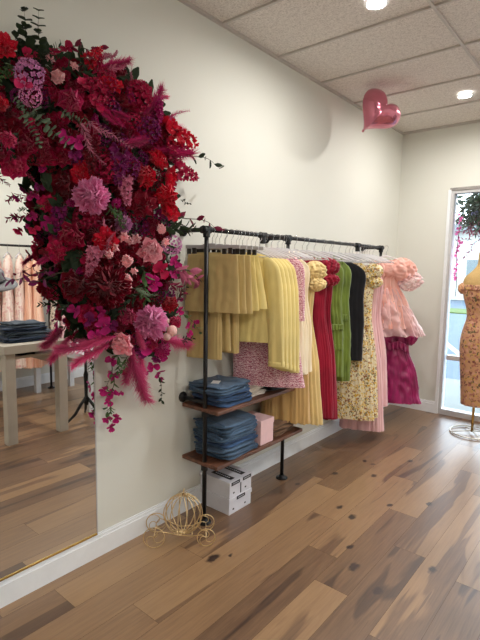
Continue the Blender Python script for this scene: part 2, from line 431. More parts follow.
# downlights
for i, (x, y) in enumerate([(.892, 4.559), (.891, 2.72), (2.9, 4.55), (2.9, 2.72), (2.9, .88), (2.9, -.95)]):
    lab = ['round recessed ceiling downlight near the far wall, right of the pink balloon', 'round recessed ceiling downlight above the clothes rack, cut by the top edge of the photo'][i] if i < 2 else 'round recessed ceiling downlight out of view in the rest of the shop'
    t = thing('downlight', lab, 'ceiling light', (x, y, H-.012), 0, 'recessed ceiling downlights')
    MB().lathe([(.0001, .0112), (.05, .0112), (.05, -.001), (.053, -.004), (.064, -.004), (.067, 0), (.067, .0115)], n=32).build('trim_ring', M_white, t)
    MB().lathe([(.0001, .006), (.05, .006)], n=32).build('diffuser', M_lamp, t)
    ld = bpy.data.lights.new('bulb', 'AREA'); ld.shape = 'DISK'; ld.size = .10; ld.energy = LAMP; ld.color = (1, .955, .90)
    lo = bpy.data.objects.new('bulb', ld); COL.objects.link(lo); lo.parent = t; lo.location = (0, 0, .003)
# ------------------------------------------------------------------ mirror
mr = thing('wall_mirror', 'large frameless wall mirror with thin gold bottom edge behind the flowers', 'mirror', (0, .0, 0))
MY0, MY1, MZ0, MZ1 = -.35, 1.405, .134, 2.30
MB().box((.004, (MY0+MY1)/2, (MZ0+MZ1)/2), (.006, MY1-MY0, MZ1-MZ0)).build('mirror_glass', M_mirror, mr, smooth=False)
MB().box((.006, (MY0+MY1)/2, MZ0-.001), (.012, MY1-MY0, .008)).build('bottom_channel', M_brass, mr, smooth=False)
MB().box((.0055, MY1+.002, (MZ0+MZ1)/2), (.009, .004, MZ1-MZ0)).build('edge_strip', M_greybar, mr, smooth=False)

# ------------------------------------------------------------------ pipe rack with two shelves
BX, BZ, BR = .20, 1.82, .0135
def flange(mb, c, axis, r=.034):
    M = {'z': Matrix.Identity(4), 'x': Matrix.Rotation(pi/2, 4, 'Y'), 'xn': Matrix.Rotation(-pi/2, 4, 'Y')}[axis]
    mb.lathe([(.0001, 0), (r, 0), (r, .005), (r*.96, .008), (.021, .009), (.021, .024), (.014, .025), (.0001, .025)], c, 24, M)
def collar(mb, a, b, r=.021):
    a, b = Vector(a), Vector(b); d = (b-a).normalized()
    mb.tube([a, a+d*.006, b-d*.006, b], [r*1.06, r, r, r*1.06], 14)
rk = thing('pipe_clothes_rack', 'black iron pipe clothes rack fixed to the left wall with two wooden shelves', 'clothes rack', (BX, 3.2, 0))
def rb(mb, name, mat=M_black, **kw):
    for v in mb.v: v -= Vector((BX, 3.2, 0))
    return mb.build(name, mat, rk, **kw)
PY = [2.05, 2.905, 4.545]
rb(MB().cyl((BX, PY[0], BZ), (BX, PY[2], BZ), BR), 'hanging_rail')
for y in PY:
    m = MB(); m.cyl((BX, y, .02), (BX, y, BZ), BR); rb(m, 'post')
    m = MB(); flange(m, (BX, y, 0), 'z', .045); rb(m, 'floor_flange')
    m = MB(); collar(m, (BX, y, BZ-.045), (BX, y, BZ+.02)); rb(m, 'corner_fitting')
    m = MB(); m.cyl((.02, y, BZ), (BX, y, BZ), BR); collar(m, (BX-.04, y, BZ), (BX+.018, y, BZ)); rb(m, 'wall_pipe')
    m = MB(); flange(m, (0, y, BZ), 'x'); rb(m, 'wall_flange')
for y in (PY[0], 2.60, PY[1], 4.03, PY[2]):
    m = MB(); collar(m, (BX, y-.03, BZ), (BX, y+.03, BZ))
    if y in (2.60, 4.03): collar(m, (BX, y, BZ), (BX, y, BZ-.055)); 
    rb(m, 'tee_fitting')
for z, lo in ((.728, True), (.385, False)):
    m = MB(); m.box((.166, 2.515, z), (.306, .96, .024)); rb(m, 'shelf', M_shelf, smooth=False, bevel=.004)
    m = MB()
    m.cyl((.02, PY[0], z+.045 if lo else z-.03), (BX, PY[0], z+.045 if lo else z-.03), BR)
    flange(m, (0, PY[0], z+.045 if lo else z-.03), 'x')
    if lo: rb(m, 'shelf_arm')
    for y in (PY[0], PY[1]):
        m = MB(); collar(m, (BX, y, z-.04), (BX, y, z-.012)); rb(m, 'shelf_collar')

# ------------------------------------------------------------------ hangers
def make_hanger(kind):
    t = thing('clothes_hanger', 'x', 'hanger', (0, 0, 0))
    hk = MB(); pts = [(0, 0, -.085), (0, 0, -.03)] + [((.0165)*cos(a)*1.0, 0, .0005+.0175*sin(a)) for a in [radians(q) for q in range(-80, 215, 20)][::1]]
    # hook: rises from the neck, curls over the rail
    pts = [(0, 0, -.09), (0, 0, -.045), (.012, 0, -.028)] + [(.0175*cos(radians(a)), 0, .0175*sin(radians(a))) for a in range(-40, 200, 20)]
    hk.tube(pts, .0017, 6); hk.build('hook', M_chrome, t)
    if kind == 'arm':
        b = MB(); ps = [(-.205, 0, -.155), (-.19, 0, -.142), (-.10, 0, -.108), (-.02, 0, -.085), (0, 0, -.082), (.02, 0, -.085), (.10, 0, -.108), (.19, 0, -.142), (.205, 0, -.155)]
        b.tube(ps, [.004, .006, .007, .007, .008, .007, .007, .006, .004], 8)
        b.tube([(-.19, 0, -.148), (0, 0, -.155), (.19, 0, -.148)], .003, 6)
        b.build('arms', M_white, t)
    else:
        b = MB(); b.box((0, 0, -.098), (.36, .009, .022)); b.box((0, 0, -.088), (.05, .011, .02)); b.build('bar', M_greybar, t, smooth=False, bevel=.002)
        for s in (-1, 1):
            MB().box((s*.12, 0, -.122), (.026, .016, .036)).build('clip', M_clip, t, smooth=False, bevel=.002)
    return t
HK = {k: make_hanger(k) for k in ('arm', 'clip')}
HUSED = {}
def hang_hanger(kind, x, y, z, rz, label, group):
    h = HK[kind] if not HUSED.get(kind) else copy_tree(HK[kind]); HUSED[kind] = 1
    h.location = (x, y, z); h.rotation_euler = (0, 0, rz); h['label'] = label; h['group'] = group; return h

# ------------------------------------------------------------------ garments
def cloth_tube(mb, rows, n=120, nz=30, seed=0, folds=7, fa=(0, .012), edge=.5, hem=0, power=.8, crump=0):
    """closed cloth tube; rows = (z, half width, half thickness, centre x, centre y)"""
    rnd = random.Random(seed); rows = [tuple(r)+(0,)*(5-len(r)) for r in rows]
    nz = max(nz, 34) if abs(rows[0][0]-rows[-1][0]) > .2 else nz; rr = lin_rows(rows, nz); ph = [(rnd.uniform(0, 6.28), rnd.uniform(.6, 1.3)*folds, rnd.uniform(.4, 1)) for _ in range(5)]
    hp = rnd.uniform(0, 6.28)
    def fn(u, v):
        k = v*(nz-1); i = min(int(k+1e-6), nz-1); z, hw, ht, cx, cy = rr[i]
        th = 2*pi*u; c, s = cos(th), sin(th)
        x = hw*math.copysign(abs(c)**power, c); y = ht*math.copysign(abs(s)**power, s)
        A = 1.7*(fa[0]+(fa[1]-fa[0])*v**.7)
        w = 0
        for (p, f, a) in ph: w += a*sin(f*(x/max(.05, hw))*2.2 + p + (1.5 if s > 0 else 0) + .8*v*sin(p*3))
        w /= 2.2
        w = w*.75+.45*sin(folds*3.1*(x/max(.05, hw))*2.2+ph[0][0]+1.5*sin(ph[1][0]+4*v)+(2 if s > 0 else 0))*(.4+.6*abs(sin(ph[2][0]+x*9)))
        nx, ny = c, s
        d = A*w
        if crump: d += crump*(1-2.6*abs(mnoise.noise(Vector((x*13+seed, y*13, z*9))))+.6*mnoise.noise(Vector((x*34, seed, z*26))))*min(1, v*8)
        if hem and v > .8:
            q = (v-.8)/.2; d += hem*q*sin(th*folds*3.1+hp); 
        return Vector((x+cx+nx*d*edge, y+cy+ny*d*1.0+(A*.35*w if s < 0 else 0), z+(.35*hem*sin(th*folds*2+1) if hem and v > .97 else 0)))
    mb.grid(fn, n, nz, closed_u=True)
    # close the top
    o = len(mb.v)-n*nz; top = sum((mb.v[o+k] for k in range(n)), Vector())/n
    mb.v.append(top); mb.tip.append(0); ti = len(mb.v)-1
    for k in range(n): mb.f.append((o+(k+1) % n, o+k, ti)); mb.mi.append(mb.cur)
    return mb
def puff(mb, c, rx, ry, rz_, seed=0, n=64, m=36, f=11, amp=.16, low=.0):
    rnd = random.Random(seed); p1, p2 = rnd.uniform(0, 6), rnd.uniform(0, 6)
    def fn(u, v):
        th = 2*pi*u; fi = pi*(.02+.96*v)
        q = Vector((cos(th)*sin(fi), sin(th)*sin(fi), cos(fi)))
        rr_ = 1+amp*.6*sin(f*th+p1+2*sin(3*fi+p2))*(.35+.65*sin(fi)) + amp*1.5*(.35-abs(mnoise.noise(q*3.2+Vector((seed, 0, 0))))*1.6) + amp*.8*(.3-abs(mnoise.noise(q*7+Vector((0, seed, 0))))*1.4)
        return Vector(c)+Vector((rx*rr_*cos(th)*sin(fi), ry*rr_*sin(th)*sin(fi), rz_*cos(fi)*(1+.05*sin(5*th))))
    return mb.grid(fn, n, m, closed_u=True)
def ruffle(mb, path, width, amp=.018, freq=16, down=(0, 0, -1), out=(0, -1, 0), n=90, m=6, flare=.4, seed=0):
    path = [Vector(p) for p in path]; down = Vector(down); out = Vector(out); rnd = random.Random(seed); ph = rnd.uniform(0, 6)
    def at(u):
        k = u*(len(path)-1); i = min(int(k), len(path)-2); return path[i].lerp(path[i+1], k-i)
    def fn(u, v):
        return at(u)+down*width*v+out*(flare*width*v+amp*v*(sin(freq*2*pi*u+ph)+.5*sin(freq*1.7*2*pi*u+1)))
    return mb.grid(fn, n, m)

GREP = {}
def garment(kind, label, cat, y, mat, top, hem, w0, w1, rz=.42, th=.022, th1=.032, hkind='arm', seed=0, fa=(.002, .012), folds=7, x=BX, z=BZ,
            extra=None, name=None, group=None, hemr=0, crump=.003, shoulder=True, ref=True, hlabel=None, hgroup='hangers on the wall pipe rack'):
    """top/hem are metres above the floor"""
    if not group:
        plural = {'dress': 'dresses', 'skirt': 'skirts', 'shirt': 'yellow shirts', 'jacket': 'jackets'}[cat]
        group = plural+(' on the opposite wall rack' if x > 3 else ' on the wall pipe rack')
    t = thing(name or kind, label, cat, (x, y, z), rz, group)
    if kind == 'skirt': shoulder = False
    a, b = top-z, hem-z; L = a-b
    cxh = max(0, (w1*cos(rz)+th1*abs(sin(rz))+fa[1]*1.5+.012-x)/cos(rz)) if cos(rz) > .3 else 0
    if shoulder:
        rows = [(a, .05, .006), (a-.025, w0*.62, .012), (a-.06, w0*.92, th*.9), (a-.13, w0, th), (a-.30*L-.05, w0*.9, th), (a-.6*L, lerp(w0, w1, .5), (th+th1)/2, cxh*.6), (b, w1, th1, cxh)]
    else:
        rows = [(a, w0*.97, .010), (a-.02, w0, .012), (a-.3*L, lerp(w0, w1, .3), th), (a-.65*L, lerp(w0, w1, .65), (th+th1)/2), (b, w1, th1)]
    m = MB(); cloth_tube(m, rows, seed=seed, fa=fa, folds=folds, hem=hemr, crump=crump)
    m.build({'skirt': 'skirt_panel', 'trousers': 'trouser_body'}.get(kind, 'body'), mat, t)
    if not shoulder:
        wb = MB(); cloth_tube(wb, [(a+.002, w0*.985, .012), (a-.016, w0*1.01, .0145), (a-.032, w0*1.01, .0145)], nz=5, seed=seed, fa=(0, 0)); wb.build('waistband', mat, t)
    if extra: extra(t, a, b, w0, w1)
    hang_hanger(hkind, x, y, z, rz, hlabel or ('white hanger holding the '+label), hgroup)
    return t
def short(l): return l

# extras
def sleeves(mat, drop=.42, r=.045, side=(1, -1), spread=.03):
    def f(t, a, b, w0, w1):
        for s in side:
            m = MB(); x0 = s*w0*.9
            rows = [(a-.03, .02, .012, x0-s*.01), (a-.08, r*.9, .022, x0+s*.012), (a-.3*drop, r, .026, x0+s*spread*.6), (a-.7*drop, r*.9, .026, x0+s*spread), (a-drop, r*.85, .024, x0+s*spread*1.2)]
            cloth_tube(m, rows, n=36, nz=18, seed=int(10*w0)+s, fa=(.002, .006), folds=3)
            m.build('sleeve', mat, t)
            c = MB(); cloth_tube(c, [(a-drop+.02, r*.88, .026, x0+s*spread*1.2), (a-drop-.012, r*.88, .026, x0+s*spread*1.2)], n=30, nz=3, seed=3, fa=(0, 0)); c.build('cuff', mat, t)
    return f
def ruffle_shoulder(mat, z0=.0, rx=.075, seed=1, drop=.22):
    def f(t, a, b, w0, w1):
        for s in (1, -1):
            q = 1 if s > 0 else .45; xo = 0 if s > 0 else .045
            m = MB(); puff(m, (s*(w0-.01)+xo, 0, a-.075), rx*q, .055, .072, seed+s, amp=.2)
            puff(m, (s*(w0+.002)+xo, -.01, a-.17), rx*.85*q, .05, .055, seed+5+s, amp=.22)
            m.build('ruffled_sleeve', mat, t)
        m = MB(); ruffle(m, [(-w0*.9, -.03, a-.06), (0, -.032, a-.10), (w0*.95, -.03, a-.06)], .07, seed=seed, flare=.3); m.build('neck_ruffle', mat, t, solid=.0015)
    return f
def tiers(mat, zs, w, seed=0, amp=.016, width=.1):
    def f(t, a, b, w0, w1):
        for i, q in enumerate(zs):
            m = MB(); zz = a+(b-a)*q; ww = lerp(w0, w1, q)*w
            pth = [(ww*cos(radians(k)), .04*sin(radians(k)), zz) for k in range(-200, 21, 10)]
            ruffle(m, pth, width, amp, 18, seed=seed+i, flare=.12); m.build('tier_ruffle', mat, t, solid=.0015)
    return f
def both(*fs):
    def f(*a):
        for g_ in fs: g_(*a)
    return f
def strap(mat):
    def f(t, a, b, w0, w1):
        for s in (1, -1):
            m = MB(); m.tube([(s*w0*.55, -.012, a-.05), (s*w0*.5, -.004, a+.02), (s*w0*.45, .004, a+.022), (s*w0*.5, .014, a-.05)], .004, 6); m.build('strap', mat, t)
    return f
def buttons(mat, n, z0, dz, x=0.0, y=-.03):
    def f(t, a, b, w0, w1):
        for k in range(n):
            m = MB(); m.lathe([(.0001, -.004), (.008, -.003), (.009, .001), (.0001, .002)], (x, y, a-z0-k*dz), 12, Matrix.Rotation(pi/2, 4, 'X')); m.build('button', mat, t)
    return f

HG = 'hangers on the wall pipe rack'
# mustard skirts on clip hangers, nearest end of the rail
nm = ['nearest the post', 'second from the post', 'third from the post']
for i, y in enumerate((2.10, 2.165, 2.22)):
    garment('skirt', f'tan mustard short skirt on a clip hanger, {nm[i]}', 'skirt', y, M_mustard, 1.675, 1.33-.005*i, .165, .185, .30, .012, .022, 'clip', 11+i, (.001, .0045), 3,
            hlabel=f'grey clip hanger holding the tan skirt {nm[i]}')
# long tan trousers hidden low behind them
for i, (y, hz) in enumerate(((2.13, 1.03), (2.19, 1.08), (2.25, 1.06))):
    def legs(t, a, b, w0, w1, i=i, hz=hz):
        pass
    t = thing('trousers', ['tan wide-leg trousers whose hem shows low against the wall, nearest the post', 'tan trousers with crumpled hem, middle of the three behind the skirts', 'tan trousers behind the skirts, nearest the pink tweed dresses'][i], 'trousers', (.115+.02*i, y, BZ), .3, 'tan trousers behind the skirts')
    for s in (-1, 1):
        m = MB(); cloth_tube(m, [(-.30, .055, .012, s*.052), (-.45, .056, .018, s*.055), (hz-BZ, .062, .022, s*.06)], n=48, nz=24, seed=30+i*2+s, fa=(.002, .010), folds=3); m.build('trouser_leg', M_mustard, t)
    m = MB(); cloth_tube(m, [(-.13, .10, .01), (-.16, .105, .012), (-.33, .11, .014)], n=60, nz=12, seed=i, fa=(.001, .003)); m.build('waist', M_mustard, t)
    hang_hanger('clip', .125+.02*i, y, BZ-.0, .3, ['grey clip hanger set back to the wall, holding the trousers nearest the post', 'grey clip hanger set back to the wall, holding the middle tan trousers', 'grey clip hanger set back to the wall, holding the tan trousers by the tweed'][i], HG).location.z = BZ
    # the hanger hook hangs on the wall-side of the rail: move over the rail
# larger yellow skirts
garment('skirt', 'butter yellow A-line skirt flaring over the yellow shirts', 'skirt', 2.325, M_yellow, 1.672, 1.345, .15, .215, .36, .014, .03, 'clip', 17, (.001, .010), 3, hlabel='grey clip hanger holding the flared butter yellow skirt')
garment('skirt', 'yellow skirt between the tan skirts and the flared yellow one', 'skirt', 2.275, M_yellow, 1.672, 1.335, .155, .19, .34, .012, .022, 'clip', 18, (.001, .008), 4, hlabel='grey clip hanger holding the middle yellow skirt')
# yellow long-sleeved shirts
lab = ['front of the five', 'second of the five', 'middle of the five', 'fourth of the five', 'furthest of the five']
for i, y in enumerate((2.385, 2.43, 2.475, 2.52, 2.565)):
    garment('shirt', f'pale yellow long-sleeved shirt above the shelf, {lab[i]} yellow shirts', 'shirt', y, M_yellow, 1.70-.002*i, 1.12, .195, .19, .40+.01*i, .016, .022, 'arm', 21+i, (.001, .008), 4,
            extra=sleeves(M_yellow, .72+.015*i, .062, (1,), .055), hlabel=f'white hanger holding the yellow shirt, {lab[i]}')
# pink tweed
garment('tweed_dress', 'large pink bouclé tweed dress hanging down to the upper shelf, widest of the tweed', 'dress', 2.57, M_tweed, 1.69, .795, .19, .25, .50, .03, .05, 'arm', 31, (.002, .010), 3, hlabel='white hanger holding the widest pink tweed dress')
garment('tweed_dress', 'pink tweed dress behind the widest tweed one', 'dress', 2.63, M_tweed, 1.69, .80, .19, .215, .48, .03, .045, 'arm', 32, (.002, .010), 3, hlabel='white hanger holding the pink tweed dress behind the widest')
garment('tweed_jacket', 'pink tweed jacket with cuffed sleeve beside the cream dresses', 'jacket', 2.70, M_tweed, 1.71, 1.02, .175, .18, .48, .03, .035, 'arm', 33, (.002, .006), 3, extra=both(sleeves(M_tweed, .46, .06), buttons(M_brass, 3, .2, .1)), hlabel='white hanger holding the pink tweed jacket')
# cream dresses
for i, (y, hz) in enumerate(((2.77, .86), (2.83, .84), (2.89, .85))):
    l = ['nearest the tweed jacket', 'middle of the three cream ones', 'nearest the butter ruffled dress'][i]
    garment('chiffon_dress', f'short cream chiffon dress, {l}', 'dress', y, M_cream, 1.70, hz, .175, .19, .42, .02, .032, 'arm', 41+i, (.002, .016), 6, extra=strap(M_cream), hlabel=f'white hanger holding the cream dress {l}', hemr=.004)
for i, (y, hz) in enumerate(((2.86, .47), (2.995, .43))):
    l = ['hem showing lower, beneath the cream dresses', 'full-length beside the crimson dresses'][i]
    garment('satin_dress', f'pale gold satin long dress, {l}', 'dress', y, M_gsatin if i == 0 else M_butter, 1.66, hz, .16, .19+.01*i, .42, .016, .05, 'arm', 45+i, (.002, .020), 6, extra=strap(M_butter) if i == 0 else ruffle_shoulder(M_butter, seed=3, rx=.085), hlabel=f'white hanger holding the gold satin dress, {l}', hemr=.005)
# crimson
garment('pleated_dress', 'crimson pleated long dress with big ruffled sleeve', 'dress', 3.17, M_crimson, 1.69, .44, .165, .20, .42, .02, .045, 'arm', 51, (.002, .018), 10, extra=ruffle_shoulder(M_crimson, seed=8, rx=.088), hlabel='white hanger holding the crimson ruffled dress', hemr=.003)
garment('pleated_dress', 'crimson pleated long dress behind the ruffled crimson one', 'dress', 3.27, M_crimson, 1.67, .40, .16, .19, .42, .02, .04, 'arm', 52, (.002, .018), 10, hlabel='white hanger holding the crimson dress at the back', hemr=.003)
# green
garment('satin_dress', 'olive green satin dress with gathered side, nearest the crimson dresses', 'dress', 3.43, M_green, 1.69, .72, .165, .18, .40, .02, .034, 'arm', 61, (.002, .014), 5, extra=both(strap(M_green), tiers(M_green, (.55, .72), 1.02, 5, .012, .05)), crump=.007, hlabel='white hanger holding the gathered green dress')
garment('satin_dress', 'olive green satin dress with ruched hip, beside the black velvet dress', 'dress', 3.56, M_green, 1.69, .66, .165, .175, .42, .02, .034, 'arm', 62, (.002, .014), 5, extra=both(strap(M_green), tiers(M_green, (.45,), .9, 9, .012, .05)), crump=.009, hlabel='white hanger holding the ruched green dress')
# black
garment('velvet_dress', 'short black velvet dress between green and yellow floral dresses', 'dress', 3.80, M_velvet, 1.665, .80, .185, .18, .42, .02, .03, 'arm', 71, (.001, .008), 4, hlabel='white hanger holding the black velvet dress')
# yellow floral
garment('floral_dress', 'long yellow floral dress with puffed sleeve, in front of the blush dress', 'dress', 4.02, M_floralY, 1.66, .24, .165, .205, .42, .02, .05, 'arm', 81, (.002, .016), 6, extra=ruffle_shoulder(M_floralY, seed=15, rx=.075), hlabel='white hanger holding the puff-sleeved floral dress', hemr=.004)
garment('floral_dress', 'long brown and yellow floral dress half hidden behind the black dress', 'dress', 3.87, M_floralY, 1.62, .25, .15, .22, .42, .018, .045, 'arm', 82, (.002, .014), 6, extra=strap(M_floralY), hlabel='white hanger holding the half-hidden floral dress', hemr=.003)
# blush
garment('chiffon_dress', 'floor-length blush pink chiffon dress below the yellow floral one', 'dress', 4.13, M_blush, 1.64, .085, .16, .21, .42, .018, .06, 'arm', 91, (.002, .02), 6, extra=strap(M_blush), hlabel='white hanger holding the long blush dress', hemr=.004)
garment('chiffon_dress', 'blush pink chiffon dress against the peach organza dress', 'dress', 4.23, M_blush, 1.62, .30, .16, .20, .42, .018, .05, 'arm', 92, (.002, .02), 6, extra=strap(M_blush), hlabel='white hanger holding the blush dress next to peach')
# peach organza mini dress
def peach(t, a, b, w0, w1):
    m = MB(); cloth_tube(m, [(a-.27, .13, .05), (a-.36, .19, .07), (a-.5, .23, .085), (a-.66, .26, .10)], seed=4, folds=8, fa=(.006, .026), hem=.02, crump=.010); m.build('overskirt', M_sheer, t)
    m = MB(); cloth_tube(m, [(a-.38, .16, .06, .01), (a-.5, .25, .09, .03), (a-.74, .33, .12, .09)], seed=6, folds=8, fa=(.006, .03), hem=.02, crump=.018); m.build('skirt_layer', M_sheer, t)
    for s in (1, -1):
        q = 1 if s > 0 else .5
        m = MB(); puff(m, (s*.16*q, 0, a-.10), .135*q, .11, .12, 5+s, amp=.13, f=9); m.build('puff_sleeve', M_organza, t)
        m = MB(); puff(m, (s*.235*q, -.015, a-.20), .11*q, .10, .10, 9+s, amp=.26, f=10); m.build('sleeve_ruffle', M_sheer, t)
    m = MB(); puff(m, (.0, -.03, a-.1), .13, .05, .08, 19, amp=.1, f=8); m.build('bodice_ruffle', M_organza, t)
garment('organza_dress', 'puffy peach organza mini dress at the far end of the rack', 'dress', 4.50, M_organza, 1.70, 1.03, .135, .25, .72, .05, .10, 'arm', 95, (.004, .03), 8, extra=peach, x=.275, crump=.008, hlabel='white hanger holding the puffy peach dress', hemr=.015)
# magenta dress on lower wall peg
pg = thing('wall_peg', 'black peg on the wall behind the magenta dress', 'peg', (0, 4.83, 1.155))
m = MB(); m.lathe([(.0001, 0), (.03, 0), (.03, .008), (.0001, .01)], n=20, M=Matrix.Rotation(pi/2, 4, 'Y')); m.build('peg_plate', M_black, pg)
m = MB(); m.cyl((.005, 0, 0), (.30, 0, 0), .008); m.build('peg_arm', M_black, pg)
def magenta(t, a, b, w0, w1):
    for s in (1, -1):
        m = MB(); puff(m, (s*.17, -.01, a-.15), .075, .07, .12, 25+s, amp=.16, f=8); m.build('puff_sleeve', M_magenta, t)
    m = MB(); ruffle(m, [(-.15, -.05, a-.2), (-.04, -.075, a-.245), (.05, -.075, a-.22), (.15, -.05, a-.27)], .075, .014, 7, seed=3, flare=.35); m.build('bodice_ruffle', M_magenta, t, solid=.002)
    m = MB(); puff(m, (0, 0, b+.03), w1*.98, .09, .05, 33, amp=.06, f=22, n=90); m.build('bubble_hem', M_magenta, t)
garment('taffeta_dress', 'magenta crinkled taffeta dress with puff sleeves, lowest at the far end', 'dress', 4.80, M_magenta, 1.10, .225, .16, .262, .52, .05, .085, 'arm', 97, (.004, .02), 9, extra=magenta, z=1.17, x=.27, crump=.018, hlabel='white hanger holding the magenta dress')

# extra bare hangers bunched along the rail
k = 0
for y in (2.35, 2.78, 3.10, 3.16, 3.40, 3.52, 3.68, 3.93, 4.08, 4.18, 4.28, 4.36):
    hang_hanger('arm', BX, y, BZ, .42+.16*sin(k*3), 'bare white hanger squeezed between clothes on the wall rail', 'bare hangers between the clothes'); k += 1

# ------------------------------------------------------------------ folded clothes
def folded(mb, w, d, h, layers=3, seed=0, r=None):
    """folded stack of cloth layers; folds face -y (towards camera) and +x"""
    rnd = random.Random(seed); lh = h/layers
    for k in range(layers):
        z0 = k*lh; ww = w*(1-rnd.uniform(0, .05)); dd = d*(1-rnd.uniform(0, .05)); ox = rnd.uniform(-.006, .006); oy = rnd.uniform(-.005, .005)
        sd = rnd.uniform(0, 50)
        def fn(u, v, z0=z0, ww=ww, dd=dd, ox=ox, oy=oy, sd=sd):
            th = 2*pi*u; fi = -pi/2+pi*v; e = .28
            cx = math.copysign(abs(cos(th))**e, cos(th)); sy = math.copysign(abs(sin(th))**e, sin(th))
            k1 = abs(cos(fi))**.35
            inset = (1-k1)*.5*lh
            x = cx*(ww/2*min(1, abs(cos(fi))**.12+.0)-.0) if abs(cos(fi)) > 1e-4 else 0
            y = sy*(dd/2*min(1, abs(cos(fi))**.12)) if abs(cos(fi)) > 1e-4 else 0
            z = z0+lh*.5+lh*.53*sin(fi)
            nv = mnoise.noise(Vector((x*14, y*14, sd+z*20)))
            return Vector((x+ox+.016*nv, y+oy+.014*mnoise.noise(Vector((y*14, x*14, sd+9))), z+.017*mnoise.noise(Vector((x*9+sd, y*9, 1)))+.006*mnoise.noise(Vector((x*30+sd, y*24, 4)))))
        mb.grid(fn, 56, 13, closed_u=True)
        for (q, zz) in ((0, 0), (1, 1)):
            pass
    return mb
def folded_thing(name, label, cat, loc, rz, w, d, h, mat, layers=3, seed=0, group=None, band=True, tagp=False):
    t = thing(name, label, cat, loc, rz, group)
    m = MB(); folded(m, w, d, h, layers, seed); m.build('folded_cloth', mat, t)
    if band:
        b = MB(); b.tube([(-w*.46, -d*.44, h*.98), (-w*.1, -d*.36, h*1.02), (w*.2, -d*.38, h*1.0), (w*.44, -d*.44, h*.97)], .006, 8); b.build('waistband_seam', mat, t)
    if tagp: MB().box((.01, -.05, h+.004), (.05, .075, .002), rz=.5).build('paper_tag', M_paper, t, smooth=False)
    return t
names = ['bottom', 'middle', 'top']
z = .7405
for i in range(3):
    folded_thing('folded_jeans', f'blue folded jeans on the upper shelf, {names[i]} of three' + (', with white paper tag' if i == 2 else ''), 'jeans', (.165+.004*i, 2.25-.02*i, z), .05*(i-1), .28, .33, .042+.004*i, M_denim[1] if i < 2 else M_denim[0], 2+(i == 2), 5+i, 'folded jeans on the upper shelf', True, i == 2); z += .041+.004*i
z = .3975
nn = ['bottom', 'second from bottom', 'third from bottom', 'fourth from bottom', 'second from top', 'top']
for i in range(6):
    folded_thing('folded_jeans', f'faded blue folded jeans on the lower shelf, {nn[i]} of the pile', 'jeans', (.172+.006*sin(i*2), 2.285+.012*cos(i*3), z), .07*sin(i*1.7), .29, .37, .037+.003*(i % 2), M_denim[0] if i % 2 else M_denim[1] if i == 2 else M_denim[0], 2, 15+i, 'folded jeans on the lower shelf'); z += .0365+.003*(i % 2)
folded_thing('folded_shirt', 'white folded cotton shirt on the upper shelf, lower of two', 'shirt', (.155, 2.50, .7405), .05, .22, .22, .026, M_whitecloth, 2, 31, 'folded white shirts', False)
folded_thing('folded_shirt', 'white folded cotton shirt on the upper shelf, upper of two', 'shirt', (.15, 2.495, .7675), -.06, .21, .21, .024, M_whitecloth, 2, 32, 'folded white shirts', False)
folded_thing('folded_trousers', 'black folded garment at the far end of the upper shelf', 'trousers', (.165, 2.79, .7405), .0, .26, .36, .045, M_velvet, 2, 33, None, False)
folded_thing('folded_trousers', 'brown suede folded trousers on the lower shelf, under the other brown pair', 'trousers', (.16, 2.815, .3975), .06, .25, .28, .04, M_brown, 2, 35, 'folded brown trousers', False)
folded_thing('folded_trousers', 'brown suede folded trousers on the lower shelf, top of the two', 'trousers', (.165, 2.80, .4385), -.1, .25, .27, .045, M_brown, 2, 36, 'folded brown trousers', False)
t = thing('gift_box', 'pale pink square box between the jeans pile and brown trousers', 'box', (.20, 2.565, .3975))
MB().box((0, 0, .066), (.20, .145, .132)).build('box_base', M_pinkbox, t, smooth=False, bevel=.002)
MB().box((0, 0, .152), (.206, .151, .04)).build('box_lid', M_pinkbox, t, smooth=False, bevel=.002)
# ------------------------------------------------------------------ white cartons on the floor
def letters(mb, org, ux, uy, nrm, n, w, h):
    """row of small letter-like strokes used for the carton print"""
    org, ux, uy, nrm = map(Vector, (org, ux, uy, nrm))
    for k in range(n):
        c = org+ux*(w*(k+.5)/n)
        mb.add([c-ux*w*.3/n-uy*h*.5+nrm, c+ux*w*.3/n-uy*h*.5+nrm, c+ux*w*.3/n+uy*h*.5+nrm, c-ux*w*.3/n+uy*h*.5+nrm], [(0, 1, 2, 3)])
def carton(loc, rz, label, toplabels):
    sides = (-.058, .058) if toplabels else (0,)
    t = thing('shoe_box', label, 'box', loc, rz, 'white cartons under the shelves')
    MB().box((0, 0, .044), (.262, .225, .088)).build('carton_body', M_box, t, smooth=False, bevel=.002)
    MB().box((0, .0, .096), (.272, .235, .03)).build('carton_lid', M_box, t, smooth=False, bevel=.002)
    for yy in sides:
        m = MB(); m.box((.1365, yy, .096), (.0012, .085, .022)); m.cur = 1; letters(m, (.1373, yy-.030, .096), (0, 1, 0), (0, 0, 1), (0, 0, 0), 7, .060, .006)
        m.build('printed_label', [M_ink, M_box], t, smooth=False)
    if toplabels:
        for yy in (-.055, .055):
            m = MB(); m.box((.02, yy, .1115), (.175, .042, .0012)); m.cur = 1; letters(m, (-.045, yy, .1124), (1, 0, 0), (0, 1, 0), (0, 0, 0), 8, .13, .010)
            m.build('printed_label', [M_ink, M_box], t, smooth=False)
        MB().box((.1315, 0, .042), (.0012, .010, .07)).build('printed_bar', M_ink, t, smooth=False)
    for yy in (-.07, .05): MB().box((.1315, yy, .03), (.0012, .014, .01)).build('printed_mark', M_ink, t, smooth=False)
carton((.136, 2.325, 0), 0, 'white carton with black labels on the floor, bottom of the two', False)
carton((.138, 2.325, .112), 0, 'white carton with black labels under the shelf, top of the two', True)

